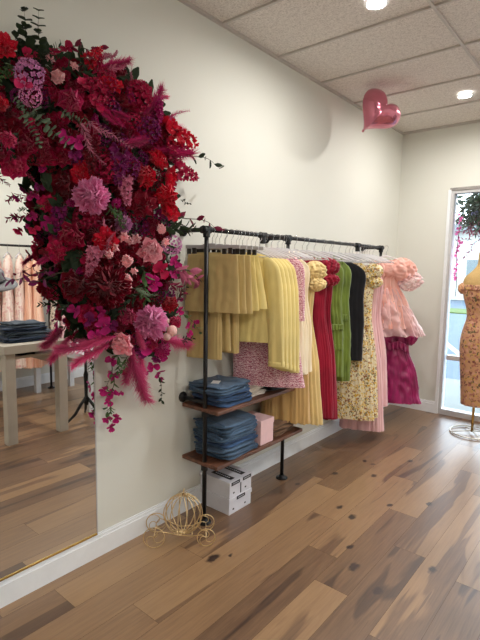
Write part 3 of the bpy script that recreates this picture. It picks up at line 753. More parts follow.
# ------------------------------------------------------------------ wire pumpkin carriage
cg = thing('wire_carriage', 'small gold wire pumpkin carriage on the floor by the mirror wall', 'ornament', (.235, 1.835, 0), .78)
cg.scale = (1.08, 1.08, 1.08)
CZ, CR = .146, .094
m = MB()
for k in range(14):
    a = 2*pi*k/14
    m.tube([(CR*1.12*sin(f_)*cos(a), CR*sin(f_)*sin(a), CZ+CR*1.15*cos(f_)) for f_ in [pi*q/12 for q in range(13)]], .0026, 6)
m.tube([(.02*cos(q), .02*sin(q), CZ-CR*1.1) for q in [2*pi*k/16 for k in range(17)]], .0026, 6); m.build('pumpkin_cage', M_gold, cg)
m = MB(); CR *= 1.15; m.tube([(0, 0, CZ+CR*.95), (0, 0, CZ+CR+.02), (.006, 0, CZ+CR+.034)], .003, 6)
for k in range(5):
    a = 2*pi*k/5; m.tube([(0, 0, CZ+CR), (.018*cos(a), .018*sin(a), CZ+CR+.018), (.03*cos(a), .03*sin(a), CZ+CR+.006), (.024*cos(a), .024*sin(a), CZ+CR-.002)], .0014, 5)
m.build('stem_leaves', M_gold, cg)
for sx, rr_ in ((-.150, .056), (.125, .048)):
    for sy in (-.075, .075):
        m = MB(); m.tube([(sx+rr_*cos(q), sy, rr_+rr_*sin(q)) for q in [2*pi*k/24 for k in range(25)]], .0026, 6, cap=False)
        for k in range(3):   # curled spokes
            a = 2*pi*k/3+.4
            m.tube([(sx+rr_*s_*cos(a+1.8*s_*s_), sy, rr_+rr_*s_*sin(a+1.8*s_*s_)) for s_ in [q/8 for q in range(9)]], .0020, 5)
        m.build('wheel', M_gold, cg)
m = MB()
for sy in (-.075, .075):
    m.tube([(-.150, sy, .056), (-.13, sy*.9, .085), (-.09, sy*.8, .075), (-.02, sy*.6, .048), (.05, sy*.7, .045), (.10, sy*.9, .06), (.125, sy, .048)], .0026, 6)
m.tube([(-.150, -.075, .056), (-.150, .075, .056)], .0026, 6); m.tube([(.125, -.075, .048), (.125, .075, .048)], .0026, 6)
m.tube([(-.03, -.05, .052), (-.03, .05, .052)], .0026, 6); m.tube([(.05, -.05, .05), (.05, .05, .05)], .0026, 6)
m.build('chassis', M_gold, cg)

# ------------------------------------------------------------------ heart balloon
bl = thing('heart_balloon', 'shiny pink heart-shaped foil balloon floating against the ceiling', 'balloon', (.37, 3.96, 2.93))
def heart(mb, S=.19, thick=.135):
    N, R_ = 48, 12
    outl = []
    for k in range(N):
        a = 2*pi*k/N; x = 16*sin(a)**3; y = 13*cos(a)-5*cos(2*a)-2*cos(3*a)-cos(4*a)
        outl.append((x/16*S, y/16*S))
    for sgn in (1, -1):
        def fn(u, v, sgn=sgn):
            k = int(round(u*N)) % N; x, y = outl[k]; q = 1-v
            cx, cy = 0, .01
            return Vector((lerp(cx, x, q), sgn*thick*(1-q**2.4)**.62*(1-.12*abs(sin(14*u*pi))*q*q), lerp(cy, y, q)))
        mb.grid(fn, N, R_, closed_u=True)
m = MB(); heart(m); hb = m.build('balloon_skin', M_foil, bl)
m = MB(); m.tube([(0, 0, -.165*1.05), (0, 0, -.205)], [.006, .010], 8); m.build('filling_neck', M_foil, bl)
zz = (Vector((.77, .64, 0))*.62+Vector((0, 0, 1))*.78).normalized(); nn_ = Vector((.45, -.80, -.15)); nn_ = Quaternion((0, 0, 1), radians(14)) @ nn_; nn_ = (nn_-zz*nn_.dot(zz)).normalized()
xx_ = nn_.cross(zz); RM = Matrix((xx_, nn_, zz)).transposed(); bl.rotation_euler = RM.to_euler()

# ------------------------------------------------------------------ dress form in window
mf = thing('dress_form', 'headless dress form in a fitted floral dress on a round wire stand by the window', 'mannequin', (1.04, 5.0, 0), .1)
m = MB(); m.tube([(.20*cos(q), .20*sin(q), .012) for q in [2*pi*k/40 for k in range(41)]], .007, 8, cap=False)
for q in (.5, .5+pi/2): m.tube([(-.2*cos(q), -.2*sin(q), .012), (0, 0, .03), (.2*cos(q), .2*sin(q), .012)], .005, 8)
m.build('round_base', M_silver, mf)
MB().cyl((0, 0, .02), (0, 0, .5), .012).build('pole', M_brass, mf)
m = MB(); cloth_tube(m, [(1.80, .035, .035), (1.79, .052, .05), (1.72, .05, .048), (1.66, .055, .05, 0, .005), (1.60, .10, .07), (1.555, .155, .085), (1.50, .175, .095), (1.40, .16, .105), (1.30, .145, .10)], n=48, nz=28, fa=(0, 0), power=1); m.build('torso', M_linen, mf)
m = MB(); cloth_tube(m, [(1.47, .150, .105), (1.42, .168, .122), (1.36, .165, .128), (1.24, .125, .098), (1.15, .115, .09), (1.05, .145, .112), (.93, .165, .125), (.80, .162, .12), (.55, .138, .105), (.29, .118, .09)], n=72, nz=44, fa=(.001, .006), folds=5, power=1); m.build('fitted_dress', M_floralP, mf)
for s in (-1, 1):
    m = MB(); puff(m, (s*.172, -.01, 1.435), .042, .045, .055, 60+s, amp=.10, f=9); m.build('puff_sleeve', M_floralP, mf)
m = MB(); ruffle(m, [(.165*cos(radians(k)), .125*sin(radians(k)), 1.475) for k in range(-180, 181, 12)], .05, .008, 14, seed=4, flare=.1, out=(0, -1, 0)); m.build('neckline_ruffle', M_floralP, mf, solid=.0015)

# ------------------------------------------------------------------ the far side of the shop, seen in the mirror
tb = thing('display_table', 'grey painted display table with square legs, seen in the mirror', 'table', (2.55, 2.10, 0))
MB().box((0, 0, .855), (1.20, .62, .075)).build('tabletop', M_table, tb, smooth=False, bevel=.004)
for sx in (-1, 1):
    for sy in (-1, 1): MB().box((sx*.535, sy*.245, .409), (.085, .085, .818)).build('leg', M_table, tb, smooth=False, bevel=.003)
for sy in (-1, 1): MB().box((0, sy*.245, .70), (.985, .03, .10)).build('side_rail', M_table, tb, smooth=False)
MB().box((0, 0, .762), (.985, .46, .022)).build('lower_shelf', M_table, tb, smooth=False)
z = .8935
for i in range(4):
    folded_thing('folded_jeans', f'dark slate folded jeans on the display table, {["bottom","second","third","top"][i]} of the pile, seen in the mirror', 'jeans', (2.24+.01*i, 2.12+.03*sin(i*2), z), .12*sin(i*1.3)+.05, .36-.02*i, .5-.05*i, .042, M_denim[3] if i % 2 else M_denim[2], 2, 61+i, 'folded jeans on the display table'); z += .041
folded_thing('folded_shirt', 'dark folded top on the table shelf, seen in the mirror', 'shirt', (2.2, 2.05, .774), 0, .25, .2, .025, M_velvet, 1, 71, None, False)
ht = thing('hat_stand', 'dark wooden hat stand on the display table, seen in the mirror', 'stand', (2.50, 1.97, .8935))
m = MB(); m.lathe([(.0001, 0), (.08, 0), (.08, .012), (.02, .02), (.012, .03), (.012, .53), (.0001, .53)], n=24); m.build('stand_pole', plain('dark_wood', srgb(70, 48, 38), .5), ht)
hh = thing('brimmed_hat', 'grey felt hat with wide brim at the left edge of the mirror', 'hat', (2.50, 1.97, 1.43), 0)
m = MB(); m.lathe([(.20, -.03), (.19, -.012), (.14, .0), (.095, .004), (.092, .02), (.085, .10), (.06, .125), (.0001, .11)], n=40); m.build('felt_body', M_hat, hh, solid=.003)
m = MB(); m.lathe([(.0955, .006), (.0945, .03)], n=40); m.build('ribbon_band', M_ink, hh, solid=.002)
hh.rotation_euler = (radians(8), radians(-16), 0)

wt = thing('white_table', 'white side table behind the grey display table, seen in the mirror', 'table', (2.93, 3.1, 0))
MB().box((0, 0, .60), (1.25, .55, .07)).build('tabletop', M_whitetable, wt, smooth=False, bevel=.003)
for sx in (-1, 1):
    for sy in (-1, 1): MB().box((sx*.58, sy*.23, .283), (.06, .06, .566)).build('leg', M_whitetable, wt, smooth=False)

df = thing('dress_form', 'plain dress form on a black tripod stand, seen in the mirror', 'mannequin', (2.12, 2.68, 0), .5)
m = MB(); m.lathe([(.0001, .16), (.02, .16), (.026, .20), (.016, .26), (.020, .40), (.024, .48), (.014, .52), (.014, .95), (.0001, .95)], n=16); m.build('pole', M_black, df)
for k in range(3):
    a = 2*pi*k/3
    m = MB(); m.tube([(.01*cos(a), .01*sin(a), .24), (.07*cos(a), .07*sin(a), .17), (.13*cos(a), .13*sin(a), .09), (.19*cos(a), .19*sin(a), .045), (.235*cos(a), .235*sin(a), .02), (.245*cos(a), .245*sin(a), .012)], [.014, .016, .015, .012, .012, .012], 8); m.build('leg', M_black, df)
m = MB(); cloth_tube(m, [(1.62, .035, .035), (1.54, .05, .048), (1.47, .12, .075), (1.42, .165, .09), (1.3, .155, .11), (1.15, .12, .09), (1.0, .155, .115), (.92, .165, .12)], n=48, nz=26, fa=(0, 0), power=1); m.build('torso', M_whitecloth, df)

r2 = thing('pipe_clothes_rack', 'black pipe clothes rack of pastel dresses on the opposite wall, seen in the mirror', 'clothes rack', (3.6, 2.6, 0))
m = MB(); m.cyl((0, -1.3, BZ), (0, 1.5, BZ), BR); m.build('hanging_rail', M_black, r2)
for y in (-1.3, .5, 1.5):
    m = MB(); m.cyl((0, y, .02), (0, y, BZ), BR); flange(m, (0, y, 0), 'z', .045); m.build('post', M_black, r2)
    m = MB(); m.cyl((0, y, BZ), (W-3.6-.02, y, BZ), BR); flange(m, (W-3.6, y, BZ), 'xn'); m.build('wall_pipe', M_black, r2)
opp = [(2.02, M_lace, .42, 'pink lace'), (2.16, M_cream, .40, 'cream'), (2.30, M_peachlong, .38, 'pale peach'), (2.45, M_lace, .35, 'white and pink lace with a flared skirt'), (2.60, M_lace, .5, 'ivory lace'),
       (2.74, M_lace, .36, 'ivory and peach lace'), (2.85, M_peachlong, .34, 'long peach'), (2.94, M_peachlong, .33, 'peach chiffon, nearest the post'), (3.2, M_floralG, .4, 'grey floral, just past the post'), (3.32, M_blush, .5, 'dusty pink'), (3.45, M_floralG, .35, 'grey floral, furthest along')]
for i, (y, mt, hz, l) in enumerate(opp):
    garment('long_dress', f'long {l} dress on the mirrored rack', 'dress', y, mt, 1.70, hz, .16, .30 if i == 3 else .22, pi+.66, .03, .07, 'arm', 200+i, (.003, .025), 6, x=3.6,
            extra=strap(mt) if i != 3 else sleeves(mt, .3, .05), hlabel=f'mirrored white hanger, {l} dress', hgroup='hangers on the opposite wall rack', hemr=.006)

# ------------------------------------------------------------------ floral arrangement
FL = thing('floral_arrangement', 'lush crimson, magenta and pink flower garland cascading over the corner of the mirror', 'flower arrangement', (.12, 1.45, 1.7))
FO = Vector((.12, 1.45, 1.7))
S_ = srgb
P_red = petal_mat('scarlet_petals', S_(150, 4, 30), S_(216, 20, 56)); P_crim = petal_mat('crimson_petals', S_(122, 2, 44), S_(194, 22, 80))
P_dark = petal_mat('dark_red_petals', S_(70, 2, 20), S_(144, 8, 42)); P_mag = petal_mat('magenta_petals', S_(132, 4, 80), S_(208, 34, 132))
P_purp = petal_mat('purple_petals', S_(84, 6, 62), S_(140, 26, 104)); P_lil = petal_mat('lilac_petals', S_(160, 84, 142), S_(216, 150, 196))
P_pink = petal_mat('pink_petals', S_(206, 40, 96), S_(250, 206, 214)); P_blush = petal_mat('blush_petals', S_(222, 128, 148), S_(250, 214, 216))
P_rose = petal_mat('rose_magenta_petals', S_(150, 14, 66), S_(216, 56, 116)); P_mum = petal_mat('orchid_pink_petals', S_(186, 60, 136), S_(242, 176, 214))
L_eu = petal_mat('eucalyptus_leaf', S_(84, 104, 84), S_(128, 146, 120), .7); L_dk = petal_mat('dark_leaf', S_(26, 38, 26), S_(52, 70, 44), .6)
L_gr = petal_mat('green_leaf', S_(48, 76, 42), S_(92, 124, 70), .6); L_mar = petal_mat('maroon_leaf', S_(92, 14, 44), S_(150, 40, 78), .6)
L_hea = petal_mat('dusty_pink_leaflets', S_(150, 66, 100), S_(212, 130, 156), .7); P_plume = petal_mat('magenta_plume', S_(186, 40, 108), S_(232, 110, 160), .9)
P_plumed = petal_mat('crimson_plume', S_(140, 10, 66), S_(204, 44, 116), .9); P_ball = petal_mat('blush_ball', S_(216, 170, 166), S_(240, 206, 200), .8)
P_gold = petal_mat('stamen_gold', S_(190, 160, 60), S_(220, 196, 90)); M_stem = plain('stem', S_(62, 62, 40), .7)

def petal(mb, M, L, Wd, cup=.3, curl=.2, ruf=0, n=4, m=5, ph=0, t0=0, t1=1, notch=0):
    """petal growing along local +X, opening towards +Z"""
    def fn(u, v):
        a = (u-.5)*2; r = v
        wdt = Wd*(.22+.78*min(1, r*1.5)**.7)*(1 if r < .6 else math.sqrt(max(.06, 1-((r-.6)/.41)**2)))
        x = L*r*(1-notch*a*a*r); y = a*wdt*.5
        z = cup*Wd*(a*a-.3)*r+curl*L*r*r+ruf*Wd*sin(a*7+ph)*r*r
        return M @ Vector((x, y, z))
    mb.grid(fn, n, m, tipfn=lambda u, v: lerp(t0, t1, v))
def layered(layers, seed=0, spread=1.0):
    """layers: (count, length, width, elevation deg, cup, curl, ruffle, base radius, tip0, tip1)"""
    rnd = random.Random(seed); mb = MB()
    for li, (n, L, Wd, el, cup, curl, ruf, br, ta, tb_) in enumerate(layers):
        off = rnd.random()*6
        for k in range(n):
            a = off+2*pi*k/n+rnd.uniform(-.18, .18); e = radians(el+rnd.uniform(-9, 9)); s = rnd.uniform(.86, 1.1)
            M = Matrix.Rotation(a, 4, 'Z') @ Matrix.Translation((br, 0, 0)) @ Matrix.Rotation(-e, 4, 'Y')
            petal(mb, M, L*s, Wd*s, cup, curl, ruf, ph=rnd.random()*6, t0=ta, t1=tb_)
    return mb
def m_peony(seed):   # unit radius
    return layered([(9, 1.02, .75, 18, .35, .12, .10, .05, .1, .7), (9, .92, .70, 38, .45, .10, .12, .05, .2, .8), (9, .80, .62, 55, .5, -.05, .12, .04, .3, .9),
                    (9, .70, .5, 68, .5, -.15, .14, .05, .3, 1), (8, .62, .42, 78, .5, -.25, .16, .06, .3, 1), (6, .55, .36, 86, .5, -.3, .16, .02, .3, 1)], seed)
def m_rose(seed):
    return layered([(6, .95, .95, 24, .30, .10, .04, .05, .1, .8), (6, .95, .95, 42, .45, -.12, .03, .05, .1, .85), (6, .92, .85, 60, .55, -.38, .02, .08, .2, .9),
                    (5, .90, .7, 72, .65, -.50, .02, .10, .2, .95), (5, .84, .55, 80, .75, -.52, .0, .09, .3, 1), (4, .78, .42, 86, .85, -.45, 0, .05, .4, 1), (3, .74, .3, 89, .9, -.3, 0, .02, .4, 1)], seed)
def m_dahlia(seed):
    ls = []
    for k, el in enumerate((-6, 6, 18, 30, 41, 52, 63, 73, 82, 88)):
        ls.append((20-k, 1.0-.012*k, .36, el, .7, -.10, .22, .04, .0+.02*k, 1.0-.03*k))
    return layered(ls, seed)
def m_carn(seed):
    return layered([(10, .98, .6, 12, .1, .05, .30, .05, .2, .8), (10, .86, .55, 34, .1, .0, .34, .05, .2, .9), (9, .76, .5, 54, .1, -.1, .34, .04, .2, 1), (8, .66, .42, 72, .1, -.15, .34, .04, .3, 1), (5, .55, .3, 85, .1, -.2, .3, .02, .3, 1)], seed)
def m_hydra(seed):
    rnd = random.Random(seed); mb = MB(); N = 46
    for k in range(N):
        z = 1-(k+.5)/N*1.35; a = k*2.39996; rr_ = math.sqrt(max(0, 1-z*z)); d = Vector((rr_*cos(a), rr_*sin(a), z)).normalized()
        q = d.to_track_quat('Z', 'Y').to_matrix().to_4x4(); R_ = rnd.uniform(.74, .86)
        for j in range(4):
            M = Matrix.Translation(d*R_) @ q @ Matrix.Rotation(rnd.uniform(0, .5)+j*pi/2, 4, 'Z') @ Matrix.Rotation(-radians(rnd.uniform(8, 34)), 4, 'Y')
            petal(mb, M, .21, .2, .3, .1, .1, n=3, m=3, t0=rnd.uniform(.0, .4), t1=rnd.uniform(.6, 1))
    return mb
def m_orchid(seed):
    rnd = random.Random(seed)
    mb = layered([(2, 1.0, 1.15, 16, .2, .12, .08, .02, .2, .9)], seed)
    for k in range(3): petal(mb, Matrix.Rotation(.5+k*2*pi/3, 4, 'Z') @ Matrix.Rotation(-.2, 4, 'Y'), .95, .55, .3, .1, .05, t0=.1, t1=.8)
    for k in range(3): petal(mb, Matrix.Rotation(1.5+k*2*pi/3, 4, 'Z') @ Matrix.Rotation(-1.1, 4, 'Y'), .4, .3, .6, -.2, 0, n=3, m=3, t0=.8, t1=1)
    return mb
def m_bud(seed):
    return layered([(6, .95, .9, 45, .6, -.25, .02, .06, .0, .7), (6, 1.0, .75, 64, .8, -.5, .0, .08, .2, .9), (5, 1.0, .55, 76, .8, -.5, .0, .06, .2, .9), (4, .95, .4, 84, .9, -.42, 0, .03, .3, 1)], seed)
def m_florets(seed, n=26):      # sweet-pea / stock spike cluster: ruffled little blooms around +Z
    rnd = random.Random(seed); mb = MB()
    for k in range(n):
        t = k/(n-1); a = k*2.4; rad = .17*(1-t*.75); c = Vector((rad*cos(a), rad*sin(a), t*.95)); d = Vector((cos(a), sin(a), .5)).normalized()
        q = d.to_track_quat('Z', 'Y').to_matrix().to_4x4(); s = lerp(.2, .09, t)
        for j in range(4):
            petal(mb, Matrix.Translation(c) @ q @ Matrix.Rotation(j*pi/2+k, 4, 'Z') @ Matrix.Rotation(-radians(rnd.uniform(20, 50)), 4, 'Y'), s, s*.95, .3, .0, .2, n=3, m=3, t0=.2, t1=rnd.uniform(.6, 1))
    return mb
def m_ball(seed):
    mb = MB(); mb.grid(lambda u, v: Vector((cos(2*pi*u)*sin(pi*v), sin(2*pi*u)*sin(pi*v), cos(pi*v)))*(1+.10*sin(26*u*pi+9*v)*sin(22*v)), 24, 14, closed_u=True, tipfn=None)
    mb.tip = [.5+.4*sin(i*1.7) for i in range(len(mb.v))]; return mb
def leaf(mb, p, d, up, L, Wd, t0=.1, t1=.9, cup=.25, m=5):
    d = d.normalized(); s = d.cross(up); s = s.normalized() if s.length > 1e-4 else d.orthogonal().normalized(); n = s.cross(d)
    M = Matrix((d, s, n)).transposed().to_4x4(); M.translation = p
    def fn(u, v):
        a = (u-.5)*2; return M @ Vector((L*v, a*Wd*.5*sin(pi*min(.97, .04+.93*v))**.8, cup*Wd*a*a*.6-.12*L*v*v))
    mb.grid(fn, 3, m, tipfn=lambda u, v: lerp(t0, t1, v*.5+abs(u-.5)))
def branch(kind, seed, L=1.0, bend=.25, n=9):
    """unit branch along +Z; kinds: round (eucalyptus), long, heather, sprig"""
    rnd = random.Random(seed); mb = MB(); mb.cur = 0
    pts = [Vector((bend*L*(k/10)**2, .05*L*sin(k*.7), L*k/10)) for k in range(11)]
    mb.cur = 1; mb.tube(pts, [.012*L*(1.15-k/10) for k in range(11)], 5, tips=[0]*55); mb.cur = 0
    def at(t): k = t*10; i = min(int(k), 9); return pts[i].lerp(pts[i+1], k-i)
    for k in range(n):
        t = .1+.9*k/(n-1); p = at(t); T_ = (at(min(1, t+.05))-at(max(0, t-.05))).normalized(); a = k*1.2+rnd.random()
        for s in (0, pi):
            o = T_.orthogonal().normalized(); o = Quaternion(T_, a+s) @ o
            if kind == 'round': leaf(mb, p, o+T_*.35, T_, .20*L*(1.1-.5*t), .20*L*(1.1-.5*t), rnd.uniform(0, .4), rnd.uniform(.5, 1))
            elif kind == 'long': leaf(mb, p, o*.8+T_*.8, T_, .34*L*(1.1-.4*t), .12*L*(1.1-.4*t), rnd.uniform(0, .4), rnd.uniform(.5, 1))
            elif kind == 'heather':
                for q in range(2): leaf(mb, p, (Quaternion(T_, q*1.3) @ o)*.7+T_*.7, T_, .15*L*(1.15-.7*t), .045*L*(1.1-.6*t), rnd.uniform(0, .4), 1, m=3)
            elif kind == 'sprig' and (k+int(s > 0)) % 2: leaf(mb, p, o*.7+T_*.6, T_, .17*L, .10*L, .2, rnd.uniform(.5, 1), m=4)
    return mb
def m_plume(seed, N=760, curl=.35):
    rnd = random.Random(seed); mb = MB()
    for k in range(N):
        t = (k/N)**.8; base = Vector((curl*t*t*.4, 0, t)); a = rnd.random()*2*pi; ln = .5*(1-.4*t)*rnd.uniform(.5, 1)*(.4+.6*min(1, t*4))
        d = Vector((cos(a)*.5, sin(a)*.5, 1)).normalized(); tip = base+d*ln+Vector((curl*.25*rnd.random(), rnd.uniform(-.05, .05), -.04)); mid = base.lerp(tip, .5)+Vector((0, 0, .02))
        w_ = d.cross(Vector((cos(a+1), sin(a+1), .1))).normalized()*.0036
        mb.add([base-w_, base+w_, mid+w_*.9, mid-w_*.9, tip], [(0, 1, 2, 3), (3, 2, 4)], [.0, .0, .5, .5, 1])
    mb.tube([(curl*.4*q*q/100, 0, q/10) for q in range(10)], .012, 5, tips=[0]*50); return mb
MESH = {}
def fmesh(kind, mat, var):
    key = (kind, mat.name, var)
    if key not in MESH:
        s = var*7+len(kind)
        gen = {'peony': m_peony, 'rose': m_rose, 'dahlia': m_dahlia, 'carnation': m_carn, 'hydrangea': m_hydra, 'orchid_bloom': m_orchid, 'rosebud': m_bud, 'stock_spike': m_florets, 'craspedia_ball': m_ball,
               'feathery_plume': m_plume}
        if kind in gen: mb = gen[kind](s)
        else: mb = branch({'eucalyptus_branch': 'round', 'leafy_branch': 'long', 'heather_frond': 'heather', 'leaf_sprig': 'sprig'}[kind], s, 1, .25, {'heather_frond': 17, 'leaf_sprig': 8}.get(kind, 9))
        MESH[key] = mb.mesh(kind, [mat, M_stem])
    return MESH[key]
# camera-facing side of the arrangement is simply the room side: outward = +x, towards the entrance = -y
CEN = [(0.75, 2.25), (1.05, 2.22), (1.45, 2.05), (1.6, 1.8), (1.65, 1.5), (1.62, 1.2), (1.45, .95)]
def wall_pt(px, py, depth):
    """point of the arrangement at height/length on the wall, `depth` metres out from it (survey of the photo)"""
    o = Vector((2.1669, 0, 1.5986)); d = fw_ * 474.07 + rt_*(px-240) - up_*(py-320)
    return o+d*((depth-o.x)/d.x)
_y, _p, _r = .6923, .10949, .01672
fw_ = Vector((-sin(_y)*cos(_p), cos(_y)*cos(_p), -sin(_p))); _r0 = Vector((cos(_y), sin(_y), 0)); _u0 = _r0.cross(fw_)
rt_ = cos(_r)*_r0+sin(_r)*_u0; up_ = -sin(_r)*_r0+cos(_r)*_u0
frnd = random.Random(99)
def fdepth(px, py, d):
    # the garland lies flatter on its mirror side and thins towards the trailing end
    k = .80
    if py > 160: k = lerp(.80, .42, max(0, min(1, (105-px)/45)))
    if py > 335: k *= lerp(1, .5, min(1, (py-335)/35))
    return max(.04, d*k)
def bloom(kind, px, py, rpx, depth, mat, label=None, var=None, dirn=None, ln=None):
    depth = fdepth(px, py, depth)
    p = wall_pt(px, py, depth); dist = (p-Vector((2.1669, 0, 1.5986))).dot(fw_); r_ = rpx*dist/474.07
    c = min(CEN, key=lambda q: (q[0]-p.y)**2+(q[1]-p.z)**2)
    rad = Vector((0, p.y-c[0], p.z-c[1]))*2.2
    nrm = (Vector((.95, -.65, -.05))+rad+Vector([frnd.uniform(-.35, .35) for _ in range(3)])).normalized()
    q = (Vector(dirn).normalized() if dirn else nrm).to_track_quat('Z', 'Y') @ Quaternion((0, 0, 1), frnd.uniform(0, 6.28))
    o = bpy.data.objects.new(kind, fmesh(kind, mat, var if var is not None else frnd.randint(0, 2))); COL.objects.link(o)
    o.parent = FL; o.location = p-FO-(nrm*r_*.35 if not dirn else Vector()); o.rotation_euler = q.to_euler(); s = (ln or r_*(1.9 if kind == 'stock_spike' else 1.08)); o.scale = (s, s, s*(1 if dirn or kind in ('hydrangea', 'craspedia_ball', 'dahlia') else .8))
    if label: o['label'] = label
    return o
B = bloom
def sdir(dx, dy, out=.15):   # direction on the wall: dx along the wall (+ towards the window), dy up
    return (out, dx, dy)
